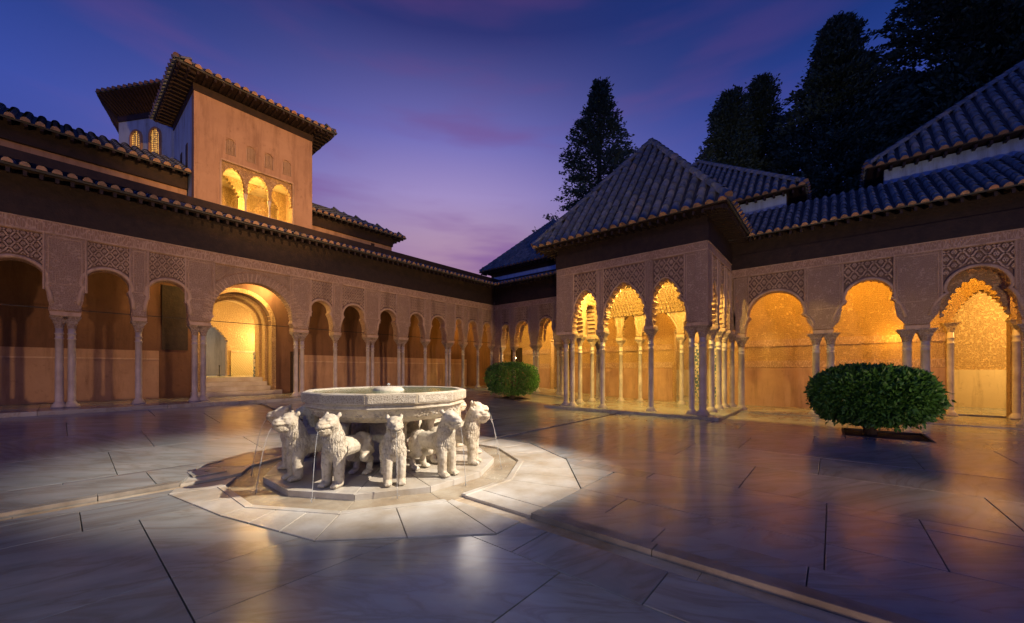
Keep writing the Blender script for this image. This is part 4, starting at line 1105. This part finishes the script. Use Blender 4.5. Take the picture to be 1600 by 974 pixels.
# upper walls above the low roofs
MB().box(11.98, -9, 4.3, 12.2, -.9, 5.5).build('upper_wall', 'plaster_blue_lit', EW)
MB().box(11.98, .9, 4.3, 12.2, 5.0, 5.5).build('upper_wall', 'plaster_blue_lit', EW)
MB().box(12.1, 5.0, 4.3, 12.2, 12.5, 4.95).build('upper_wall', 'plaster_blue_lit', EW)
MB().box(12.2, -9, 4.2, 18.2, 12, 4.9).build('roof_deck', 'tile', EW)
ER.finish()
def hall(label, x0, y0, x1, y1, zw, ze, over, apx, sides, p=.19, cut=None):
    T = thing('hall', label, 'building', ((x0+x1)/2, (y0+y1)/2, 4.3))
    MB().box(x0, y0, 4.25, x1, y1, zw).build('hall_wall', 'plaster_blue_lit', T)
    MB().box(x0-.02, y0-.02, zw, x1+.02, y1+.02, ze-.03).build('timber_frieze', 'wood', T)
    MB().box(x0-over+.03, y0-over+.03, ze-.035, x1+over-.03, y1+over-.03, ze-.012).build('soffit', 'wood', T)
    rafters(T, (x0, y0-over+.05, 0), (x0, y1+over-.05, 0), (-over+.04, 0, 0), ze-.09, ze-.09, .2)
    r = Roof(T); pyramid(r, x0-over, y0-over, x1+over, y1+over, ze, Vector(apx), p, sides); r.finish(); return T
hall('hall with a low pyramid tiled roof directly behind the pavilion, right of its peak', 12.2, .9, 17.8, 6.5, 5.3, 5.57, .4, (15, 3.7, 8.5), 'WSEN')
hall('tall hall with steep tiled roof at the upper right, cut by the frame', 12.2, -7.8, 18, -1.05, 5.3, 5.57, .45, (15.2, -4.6, 9.0), 'WSEN')
hall('distant hall with pyramid tiled roof left of the pavilion roof, beyond the court corner', 13.4, 8.0, 18.6, 12.5, 5.4, 5.67, .4, (15.7, 10.5, 8.3), 'WSEN')

# pavilion
PV = thing('pavilion', 'square pavilion with steep pyramid tiled roof, lace-like golden arches and paired marble columns', 'pavilion', (XP+1.2, 3.7, .0))
FP = lambda s, z, d: (XP-d, s, z)
colP = column_meshes(.058, 1.5, .23, '')
PT = 3.60; PF = .075
y0, y1 = 1.92, 5.5
cP = [(2.15,'p'),(3.10,'s'),(4.28,'s'),(5.22,'p')]
oP = [(2.50,3.0,2.92,'pointed'),(3.25,4.13,2.97,'pointed'),(4.41,4.95,2.92,'pointed')]
pf = lambda x, y: PF
arcade(PV, FP, cP, 1.97, PT-.02, 3.42, oP, .26, colP, 1.5, .23, pf, .10, pil=(.20, .07), pitch=.20)
FS = lambda s, z, d: (s, y0-d, z)           # right side, seen edge-on
FN = lambda s, z, d: (s, y1+d, z)
cS = [(XP+.24,'s'),(XP+.95,'s'),(XP+1.65,'s'),(XE-.10,'s')]
oS = [(XP+.38,XP+.81,2.85,'pointed'),(XP+1.08,XP+1.52,2.9,'pointed'),(XP+1.79,XE-.24,2.85,'pointed')]
arcade(PV, FS, cS, 1.97, PT-.02, 3.42, oS, .26, colP, 1.5, .23, pf, .10, pil=(.15, .10), pitch=.19)
arcade(PV, FN, cS, 1.97, PT-.02, 3.42, oS, .26, colP, 1.5, .23, pf, .10, pil=(.15, .10), pitch=.19)
for yy, sg in ((y0, 1), (y1, -1)):          # solid corner blocks
    MB().box(XP-.016, min(yy-sg*.016, yy+sg*.235), 1.972, XP+.30, max(yy-sg*.016, yy+sg*.235), PT-.021).build('corner_block', 'stucco_fine', PV)
    MB().box(XP-.022, min(yy-sg*.02, yy+sg*.40), 1.90, XP+.28, max(yy-sg*.02, yy+sg*.40), 1.970).build('impost', 'moulding', PV)
frieze(PV, FP, y0, y1, 3.43, PT); frieze(PV, FS, XP, XE, 3.43, PT); frieze(PV, FN, XP, XE, 3.43, PT)
# lattice continues as one field over the three arches: extra net on the spandrels
MB().box(XP+.03, y0+.03, PT-.10, XE, y1-.03, PT-.02).build('ceiling', 'wood', PV)
# stone plinth, slab by slab
for a, b_ in zip((1.66, 2.7, 3.64, 4.6), (2.7, 3.64, 4.6, 5.76)):
    slab(rect(XP-.24, a, XP-.02, b_), name='plinth_stone', dz=PF, th=.14, parent=PV, zf=lambda x, y: 0)
    for c_, d_ in ((XP-.02, XP+1.1), (XP+1.1, 11.0)): slab(rect(c_, a, d_, b_), name='plinth_stone', dz=PF-.006, th=.14, parent=PV, zf=lambda x, y: 0)
# muqarnas: rows of small niches hung inside the arches (facing the court), lit from within
def muqarnas(T, F, s0, s1, z0, z1, d, cell=.085):
    b = MB(); rws = int((z1-z0)/(cell*1.25))
    for r in range(rws):
        z = z0+r*cell*1.25; n = int((s1-s0)/cell)
        for k in range(n):
            s_ = s0+(k+.5+(.5 if r % 2 else 0))*cell
            if s_ > s1-cell*.5: continue
            dd = d-.012*r
            prof = [(0, 0), (-.5, .55), (-.42, .9), (0, 1.25), (.42, .9), (.5, .55)]
            front = [F(s_+p[0]*cell, z+p[1]*cell*1.15, dd+(.05 if i else .015)) for i, p in enumerate(prof)]
            mid = F(s_, z+cell*.62, dd-.015)
            back = [F(s_+p[0]*cell, z+p[1]*cell*1.15, dd-.03) for p in prof]
            b.add(front+[mid], [(i, (i+1) % 6, 6) for i in range(6)])
            b.add(front+back, [(i, (i+1) % 6, 6+(i+1) % 6, 6+i) for i in range(6)])
    o = b.build('muqarnas', 'stucco_gold', T, fix=False); o['kind'] = 'stuff'; return o
def hood(T, F, a, b, apex, d, w=.12):
    """a second, deeper fringe arch hung just inside the opening"""
    cur = arch_curve(a+.0, b-.0, apex-.05, 2.0, a-.04, b+.04, 'pointed', 24)
    inn = scallop(arch_curve(a+w*.55, b-w*.55, apex-w*1.3, 2.05, a+.01, b-.01, 'pointed', 24), 13, .045)
    n = len(inn); P = inn
    out = [(a-.06, 2.0)]+P+[(b+.06, 2.0), (b+.06, apex+.1), (a-.06, apex+.1)]
    return MB().prism(out, lambda p: F(p[0], p[1], -d), lambda p: F(p[0], p[1], -d-.05)).build('fringe_arch', 'stucco_gold', T)
for (a, b_, apx_, k) in oP: 
    muqarnas(PV, lambda s, z, d: (XE-.02-d, s, z), a-.25, b_+.25, 2.55, 3.45, .03)
for (a, b_, apx_, k) in oS[:2]: muqarnas(PV, lambda s, z, d: (s, y1-.27-d, z), a, b_, 2.8, 3.4, .03)
for (a, b_, apx_, k) in oR[1:2]: hood(EW, FE, a, b_, apx_+.02, .28, .16)
for (a, b_, apx_, k) in oB[1:]: hood(EW, FE, a+.02, b_-.02, apx_, .30, .09)
# timber eave and roof of the pavilion
ov = .45
MB().box(XP-.03, y0-.03, PT+.002, XE, y1+.03, 3.95).build('timber_frieze', 'wood', PV)
PE = 4.17
rafters(PV, (XP, y0-ov+.1, 0), (XP, y1+ov-.1, 0), (-ov+.05, 0, 0), 4.12, PE-.09, .17)
rafters(PV, (XP-ov+.1, y0, 0), (XE, y0, 0), (0, -ov+.05, 0), 4.12, PE-.09, .17)
rafters(PV, (XP-ov+.1, y1, 0), (XE, y1, 0), (0, ov-.05, 0), 4.12, PE-.09, .17)
MB().box(XP-ov+.03, y0-ov+.03, PE-.04, XE+1.4, y1+ov-.03, PE-.015).build('soffit', 'wood', PV)
MB().box(XP+.0, y0+.0, 3.95, XE, y1-.0, PE-.04).build('wall_plate', 'wood', PV)
PR = Roof(PV); pyramid(PR, XP-ov, y0-ov, XP-ov+4.55, y1+ov, PE, Vector((10.25, 3.71, 7.08)), .215, 'WSEN'); PR.finish()

# gallery lamp at the far corner, lit
wl = thing('wall_lamp', 'small lit lamp glowing in the far corner gallery above the small round bush', 'lamp', (11.3, 9.35, 1.45))
MB().lathe([(.0, 1.40), (.04, 1.42), (.055, 1.46), (.04, 1.50), (.0, 1.52)], 12, 11.3, 9.35, cap=False).build('bulb', 'bulb', wl)
MB().lathe([(.015, FL), (.015, 1.38), (.05, 1.39), (.05, 1.405)], 8, 11.3, 9.35).build('post', 'metal', wl)
lamp(11.2, 9.2, 1.46, 14, (1, .7, .3), .05)
# notice stand by the right doorway
ns = thing('notice_stand', 'slanted notice stand beside the golden doorway at the right edge', 'stand', (11.5, -2.95, .02))
MB().box(11.48, -2.97, .03, 11.52, -2.93, .72).build('post', 'metal', ns)
MB().lathe([(.12, .02), (.12, .035), (.02, .045)], 14, 11.5, -2.95).build('foot', 'metal', ns)
MB().prism([(11.38, .70), (11.62, .86), (11.62, .90), (11.38, .74)], lambda p: (p[0], -3.10, p[1]), lambda p: (p[0], -2.80, p[1])).build('board', 'plaster_pale', ns)

# ------------------------------------------------------------------ fountain
FT_ = thing('fountain', 'round twelve-sided marble fountain basin carried over the ring of stone lions', 'fountain', (CX, CY, 0))
PLZ = .040
ring12 = lambda r: [(CX+r*math.cos(R(15+30*k)), CY+r*math.sin(R(15+30*k))) for k in range(12)]
for k in range(12):
    for (ri, ro) in ((.0, .62), (.62, 1.12)):
        a, b_ = ring12(ro)[k], ring12(ro)[(k+1) % 12]; c_, d_ = ring12(ri)[(k+1) % 12], ring12(ri)[k]
        P = [a, b_, c_, d_] if ri else [a, b_, (CX, CY)]
        slab(P, name='platform_slab', m='pale_marble', dz=PLZ, th=.12, gap=.002, parent=FT_, zf=lambda x, y: 0)
prof = [(.0, .60), (.30, .60), (.55, .64), (.70, .70), (.75, .765), (.75, .79), (.80, .795), (.815, .785), (.815, .700), (.785, .688), (.785, .672), (.80, .668), (.80, .655), (.77, .64), (.73, .58), (.62, .52), (.40, .49), (0, .49)]
b = MB().lathe(prof, 12, CX, CY, R(15), smooth=False, cap=False); b.build('basin', 'basin', FT_)
for k in range(12):
    P0, P1 = ring12(.815)[k], ring12(.815)[(k+1) % 12]; L = lambda t_: (P0[0]+(P1[0]-P0[0])*t_, P0[1]+(P1[1]-P0[1])*t_)
    a, c_ = L(.03), L(.97); nx, ny = math.cos(R(30+30*k)), math.sin(R(30+30*k))
    MB().add([(a[0], a[1], .708), (c_[0], c_[1], .708), (c_[0], c_[1], .778), (a[0], a[1], .778)]+[(x+nx*.006, y+ny*.006, z) for x, y, z in ((a[0], a[1], .710), (c_[0], c_[1], .710), (c_[0], c_[1], .776), (a[0], a[1], .776))],
             [(4,5,6,7), (0,1,5,4), (1,2,6,5), (2,3,7,6), (3,0,4,7)]).build('rim_panel', 'rim_inscribed' if k not in (4,) else 'basin', FT_)
    # foliage relief on the flank under the rim
    rl = MB(); rr_ = random.Random(k)
    for q in range(46):
        t_ = rr_.uniform(.12, .88); zz = rr_.uniform(.56, .635); rad = .73+(zz-.58)/.06*.04 if zz > .58 else .62+(zz-.52)/.06*.11
        Q0, Q1 = ring12(rad)[k], ring12(rad)[(k+1) % 12]
        if abs(t_-.5) < .08: pass
        px_, py_ = Q0[0]+(Q1[0]-Q0[0])*t_, Q0[1]+(Q1[1]-Q0[1])*t_; s_ = rr_.uniform(.005, .010)
        d = Vector((Q1[0]-Q0[0], Q1[1]-Q0[1], 0)).normalized(); a_ = rr_.uniform(0, 3.1)
        u = d*math.cos(a_)+Vector((0, 0, 1))*math.sin(a_); v_ = d*-math.sin(a_)+Vector((0, 0, 1))*math.cos(a_); nn = Vector((nx, ny, -.4)).normalized(); c0 = Vector((px_, py_, zz))
        vs = [c0-u*s_*2, c0-v_*s_, c0+u*s_*2, c0+v_*s_, c0+nn*.009]
        rl.add(vs, [(0,1,4), (1,2,4), (2,3,4), (3,0,4)], 0, False)
    if k in (5, 6, 7, 8, 9): rl.build('foliage_relief', 'basin', FT_, fix=False)['kind'] = 'stuff'
w = MB().lathe([(.0, .783), (.745, .783)], 12, CX, CY, R(15), cap=False); w.build('water', 'water', FT_)
MB().lathe([(.16, .77), (.16, .79), (.13, .815), (.05, .826), (0, .826)], 20, CX, CY, cap=False).build('spout_stone', 'basin', FT_)
MB().lathe([(.0, .826), (.012, .84), (.02, .85), (.0, .86)], 8, CX, CY, cap=False).build('spout_water', 'jet', FT_)
MB().lathe([(.24, .075), (.24, .12), (.19, .15), (.19, .42), (.26, .49)], 16, CX, CY).build('central_pier', 'basin', FT_)
for k in range(6):
    a = R(60*k); MB().lathe([(.055, .075), (.055, .10), (.035, .12), (.033, .43), (.055, .50)], 12, CX+.47*math.cos(a), CY+.47*math.sin(a)).build('support_column', 'basin', FT_)

# ---- lions: one carved body, twelve statues
def ico(c, r, rot=0):
    return ('e', c, r, rot)
def lion_mesh():
    bm = bmesh.new()
    def ell(c, r, ry=0):
        mtx = Matrix.Translation(c) @ Matrix.Rotation(ry, 4, 'Y') @ Matrix.Diagonal((*r, 1))
        bmesh.ops.create_icosphere(bm, subdivisions=3, radius=1, matrix=mtx)
    def cap(a, b, r0, r1):
        a, b = Vector(a), Vector(b); n = max(2, int((b-a).length/.015))
        for i in range(n+1):
            t_ = i/n; mtx = Matrix.Translation(a+(b-a)*t_) @ Matrix.Scale(r0+(r1-r0)*t_, 4)
            bmesh.ops.create_icosphere(bm, subdivisions=2, radius=1, matrix=mtx)
    ell((.15, 0, .36), (.120, .118, .150), .25)             # chest
    ell((.18, 0, .45), (.096, .110, .12), .2)                # mane
    cap((.08, 0, .345), (-.22, 0, .335), .105, .092)        # trunk
    ell((-.26, 0, .335), (.115, .105, .11))                 # rump
    cap((.17, 0, .46), (.215, 0, .585), .096, .078)         # neck
    ell((.235, 0, .625), (.086, .082, .066))                # skull
    ell((.25, 0, .592), (.080, .090, .066))                  # cheeks
    cap((.28, 0, .588), (.345, 0, .582), .068, .060)        # upper muzzle
    cap((.28, 0, .545), (.325, 0, .543), .056, .050)        # lower jaw
    ell((.372, 0, .603), (.026, .030, .018))                # nose
    for s in (-1, 1):
        ell((.300, s*.040, .640), (.030, .026, .016))       # brow
        ell((.325, s*.036, .622), (.014, .014, .012))       # eye
        ell((.352, s*.026, .575), (.030, .028, .026))       # lips
        ell((.190, s*.070, .676), (.020, .022, .028))       # ear
        ell((.200, s*.074, .668), (.018, .014, .020))
        cap((.17, s*.068, .33), (.195, s*.070, .20), .066, .055)
        cap((.195, s*.070, .20), (.190, s*.070, .045), .054, .049)
        ell((.222, s*.070, .030), (.062, .047, .030))       # fore paw
        for q in (-.028, -.009, .010, .029): ell((.268, s*.070+q, .022), (.020, .0105, .017))
        ell((-.245, s*.075, .275), (.100, .058, .120), -.3)  # thigh
        cap((-.185, s*.085, .195), (-.295, s*.082, .150), .052, .040)
        cap((-.300, s*.082, .155), (-.278, s*.082, .040), .038, .036)
        ell((-.245, s*.082, .028), (.060, .044, .028))
        for q in (-.026, -.009, .009, .026): ell((-.200, s*.082+q, .021), (.018, .010, .016))
    pts = [(-.355, 0, .36), (-.385, 0, .30), (-.375, .03, .22), (-.33, .10, .22), (-.27, .130, .27), (-.22, .128, .33), (-.235, .122, .375)]
    for a, b in zip(pts, pts[1:]): cap(a, b, .017, .017)
    ell((-.235, .118, .385), (.030, .020, .034))
    me = bpy.data.meshes.new('tmp'); bm.to_mesh(me); bm.free()
    o = bpy.data.objects.new('tmp', me); C.objects.link(o)
    m = o.modifiers.new('r', 'REMESH'); m.mode = 'VOXEL'; m.voxel_size = .0072
    m2 = o.modifiers.new('s', 'SMOOTH'); m2.iterations = 4; m2.factor = .5
    dg = bpy.context.evaluated_depsgraph_get(); out = bpy.data.meshes.new_from_object(o.evaluated_get(dg)); bpy.data.objects.remove(o)
    from mathutils import noise as mn
    for v in out.vertices:
        p = v.co; nrm = v.normal
        d = 0
        # mouth line
        if p.x > .285 and abs(p.z-.562) < .012: d -= .019*(1-abs(p.z-.562)/.012)
        if p.x > .27 and .016 < abs(p.y) < .060 and abs(p.z-.606) < .010: d -= .010*(1-abs(p.z-.606)/.010)
        # whisker grooves on the cheeks
        if p.x > .22 and .575 < p.z < .612 and abs(p.y) > .045: d += .0045*math.sin(p.z*430)
        # mane locks
        mk = min(1, max(0, (p.x-.04)/.06))*min(1, max(0, (p.z-.25)/.05))*min(1, max(0, (.60-p.z)/.04))*(1 if p.x < .27 else max(0, 1-(p.x-.27)/.03))
        if mk > 0:
            q = mn.noise(Vector((p.x*26, math.atan2(p.y, p.x-.17)*3.2, p.z*9)))
            d += mk*(.0028*math.sin(math.atan2(p.y, p.x-.17)*26+q*4+math.sin(p.z*45)*1.2))
        d += .0025*mn.noise(p*38)
        v.co = p+nrm*d
    for p in out.polygons: p.use_smooth = True
    out.materials.clear(); out.materials.append(M['lion']); out.name = 'stone_lion'
    return out
LM = lion_mesh()
RL = .76
cam_rel = {240: 'marble lion facing the viewer dead ahead in front of the basin, spouting straight down',
 210: 'marble lion just left of the front one, shaded face, curled tail showing',
 180: 'marble lion at the left end of the ring, head in profile above the wet gutter',
 150: 'marble lion half hidden at the far left behind the left-end lion',
 120: 'marble lion behind the basin on the left, only its head showing',
 270: 'marble lion just right of the front one with its whole flank lit',
 300: 'marble lion at the right end of the ring in profile, spouting to the right',
 330: 'marble lion tucked just behind the right-end lion',
 0: 'marble lion behind the basin on the right, mostly hidden',
 30: 'marble lion at the back of the fountain ring, right of the rearmost one', 60: 'marble lion rearmost in the fountain ring, hidden by the basin', 90: 'marble lion at the back of the fountain ring, facing the lit portal'}
for az in range(0, 360, 30):
    a = R(az+.5); x, y = CX+RL*math.cos(a), CY+RL*math.sin(a)
    o = bpy.data.objects.new('stone_lion', LM); C.objects.link(o); o.location = (x*U, y*U, (PLZ+.002)*U)
    o.rotation_euler.z = a+random.uniform(-.05, .05); k = random.uniform(.96, 1.02)
    o.scale = (k*1.10, k*1.0, k*1.08); o['o'] = (0, 0, 0)
    tag(o, cam_rel[az], 'lion statue', 'ring of twelve stone lions under the basin')
    # jet: parabola from the mouth into the gutter
    jp = []
    d = .10 if az not in (120, 150, 180, 300, 330) else .17
    for i in range(13):
        t_ = i/12; jp.append(((.37+d*t_)/U, 0, (.565-.02*0+ .02*math.sin(t_*3.1)-(.565+.06)*t_*t_)/U))
    js = MB().tube(jp, [.0018+.0008*(i/12)+.0007*math.sin(i*2.3) for i in range(13)], 6).mesh('water_jet', 'jet')
    ex_ = jp[-1]; sb = MB(); rs = random.Random(az)
    for q in range(26):
        a2, r2, h2, s2 = rs.uniform(0, 6.28), rs.gauss(0, .022), abs(rs.gauss(0, .014)), rs.uniform(.0012, .0034)
        c2_ = (ex_[0]+r2*math.cos(a2), r2*math.sin(a2), ex_[2]+.012+h2)
        sb.add([(c2_[0]+s2, c2_[1], c2_[2]), (c2_[0]-s2, c2_[1], c2_[2]), (c2_[0], c2_[1]+s2, c2_[2]), (c2_[0], c2_[1]-s2, c2_[2]), (c2_[0], c2_[1], c2_[2]+s2*1.5), (c2_[0], c2_[1], c2_[2]-s2)],
               [(0,2,4),(2,1,4),(1,3,4),(3,0,4),(2,0,5),(1,2,5),(3,1,5),(0,3,5)])
    sm_ = sb.mesh('splash', 'jet')
    so = bpy.data.objects.new('splash', sm_); C.objects.link(so); so.parent = o; so['kind'] = 'stuff'
    j = bpy.data.objects.new('water_jet', js); C.objects.link(j); j.parent = o

# ------------------------------------------------------------------ clipped bushes
def bush(label, x, y, rx, rz, zc_, leaf, n, seed, trunk_h):
    rr = random.Random(seed); T = thing('bush', label, 'bush', (x, y, G(y)))
    z0 = G(y)
    tb = MB()
    for k in range(5):
        a = rr.uniform(0, 6.3); q = rx*rr.uniform(.2, .5)
        tb.tube([(x+.02*math.cos(a), y+.02*math.sin(a), z0-.03), (x+.05*math.cos(a), y+.05*math.sin(a), z0+trunk_h*.6), (x+q*math.cos(a), y+q*math.sin(a), z0+zc_)], [.05, .035, .015], 7)
    tb.tube([(x, y, z0-.03), (x+.01, y, z0+trunk_h), (x, y+.02, z0+zc_)], [.085, .065, .03], 9)
    tb.build('trunk', 'bark', T)
    lb = MB()
    for i in range(n):
        # near the surface mostly
        while True:
            v = Vector((rr.gauss(0, 1), rr.gauss(0, 1), rr.gauss(0, 1))); v.normalize(); 
            if v.z > -.75 or rr.random() < .5: break
        pw = 2.6
        den = (abs(v.x)**pw+abs(v.y)**pw)**(2/pw); sup = (den+0)**.5
        f = 1/((sup)**pw+abs(v.z)**pw)**(1/pw)      # superellipsoid: flattish clipped top
        lump = 1+.06*math.sin(v.x*7+seed)*math.cos(v.y*6+v.z*5)+.035*math.sin(v.x*15+v.z*11)*math.sin(v.y*13+seed)+rr.uniform(-.03, .045)
        if rr.random() < .08: lump += rr.uniform(0, .10)
        dep = rr.random()**2.2*.30
        s_ = f*(1-dep)*lump
        p = Vector((x+v.x*rx*s_, y+v.y*rx*s_, z0+zc_+v.z*rz*s_))
        if v.z < -.45: p.z += rr.uniform(-.03, .05)
        nrm = Vector((v.x/rx, v.y/rx, v.z/rz)).normalized()
        dr = (nrm*.6+Vector((rr.gauss(0, .5), rr.gauss(0, .5), rr.gauss(.15, .5)))).normalized()
        sd = dr.cross(Vector((rr.gauss(0, 1), rr.gauss(0, 1), rr.gauss(0, 1)))).normalized(); up = sd.cross(dr)
        L = leaf*rr.uniform(.7, 1.3); w_ = L*.24
        lb.add([p, p+dr*L*.45+sd*w_+up*L*.06, p+dr*L-up*L*.08, p+dr*L*.45-sd*w_+up*L*.06, p+dr*L*.45-up*L*.01], [(0, 1, 4), (1, 2, 4), (2, 3, 4), (3, 0, 4)], 0, False)
    lb.build('crown', 'bush', T, fix=False)
    return T
bush('wide clipped bush with glossy dark leaves in a square pit before the right arcade', 8.1, -.45, .69, .42, .60, .066, 30000, 3, .28)
bush('small round clipped bush in the far corner of the court, left of the pavilion', 8.66, 7.26, .70, .46, .58, .055, 12000, 5, .2)

# ------------------------------------------------------------------ conifers behind the east wing
def conifer(label, x, y, zt, rad, seed, z0=0, n_br=420, lean=0, blunt=.9, quads=18, qs=.22, form=1.0):
    rr = random.Random(seed); T = thing('conifer_tree', label, 'tree', (x, y, z0-.3), 'dark conifers beyond the roofs')
    H = zt-z0
    MB().tube([(x, y, z0-.3), (x+.05, y, z0+H*.5), (x+lean, y, zt-.15)], [.34, .2, .03], 9).build('trunk', 'bark', T)
    b = MB(); br = MB()
    for i in range(n_br):
        t_ = (i+rr.random())/n_br; z = z0+H*(.12+.88*t_**.9); k = (1-t_)**blunt
        a = i*2.39996+rr.uniform(-.4, .4)
        gap = .50+.55*math.sin(a*2+seed)*math.sin(t_*15+seed)+rr.uniform(-.1, .35)
        L = rad*(k*form+.05)*min(1.25, max(.55, gap+.45))
        base = Vector((x+lean*t_, y, z)); d = Vector((math.cos(a), math.sin(a), rr.uniform(.05, .45)))
        tip = base+Vector((d.x*L, d.y*L, d.z*L*.55-.10*L))
        if i % 2 == 0: br.tube([base, base+(tip-base)*.6+Vector((0, 0, -.03*L)), tip], [.035, .02, .008], 4)
        m_ = max(6, int(quads*(L/rad+.35)))
        for q in range(m_):
            u = rr.uniform(.18, 1.04)**.75; p = base+(tip-base)*u
            spread = .10+.20*L*(1-u)*.8
            p += Vector((rr.gauss(0, spread), rr.gauss(0, spread), rr.gauss(0, spread*.5)-.05))
            dr = (Vector((d.x, d.y, .25))+Vector((rr.gauss(0, .5), rr.gauss(0, .5), rr.gauss(0, .45)))).normalized()
            sd = dr.cross(Vector((rr.gauss(0, 1), rr.gauss(0, 1), rr.gauss(0, 1)))).normalized(); s_ = qs*rr.uniform(.5, 1.2); w_ = s_*rr.uniform(.16, .3)
            up = sd.cross(dr)
            b.add([p-sd*w_*.4, p+dr*s_*.5+sd*w_, p+dr*s_, p+dr*s_*.5-sd*w_+up*w_*.5], [(0, 1, 2, 3)], 0, False)
    b.build('crown', 'fir', T, fix=False); br.build('branches', 'bark', T, fix=False)['kind'] = 'stuff'
    return T
def at(px, depth):
    t_ = (px-800)/596; lat = t_*depth; return (.7660*depth+.6428*lat, .6428*depth-.7660*lat)
def ztop(py, depth): return 1+(578-py)/596*depth
for (px, py, dep, rad, lab, kw) in (
    (936, 130, 20, 4.0, 'slender pointed conifer standing alone left of the pavilion roof peak', dict(n_br=420, blunt=.95, quads=150, qs=.17)),
    (1140, 145, 17, 1.15, 'narrow dark conifer, left of the two behind the low hall roof', dict(n_br=300, blunt=.42, quads=130, qs=.15, z0=4)),
    (1188, 124, 17.5, 1.2, 'narrow dark conifer with a knobbly top, right of the two behind the low hall roof', dict(n_br=300, blunt=.42, quads=130, qs=.15, z0=4)),
    (1308, 34, 15, 3.1, 'broad tall dark conifer in the middle of the group on the right', dict(n_br=620, blunt=.72, quads=170, qs=.17)),
    (1400, 118, 15.5, 1.6, 'shorter conifer pressed against the right side of the broad tall one', dict(n_br=360, blunt=.55, quads=140, qs=.17, z0=3)),
    (1580, -190, 14, 4.8, 'huge dark conifer cut off by the top right corner of the view', dict(n_br=700, blunt=.5, quads=200, qs=.22)),
    (1100, 236, 16, .9, 'low bushy conifer peeping over the low hall roof', dict(n_br=120, blunt=.5, quads=20, z0=4))):
    x, y = at(px, dep); conifer(lab, x, y, ztop(py, dep), rad, int(px), **kw)
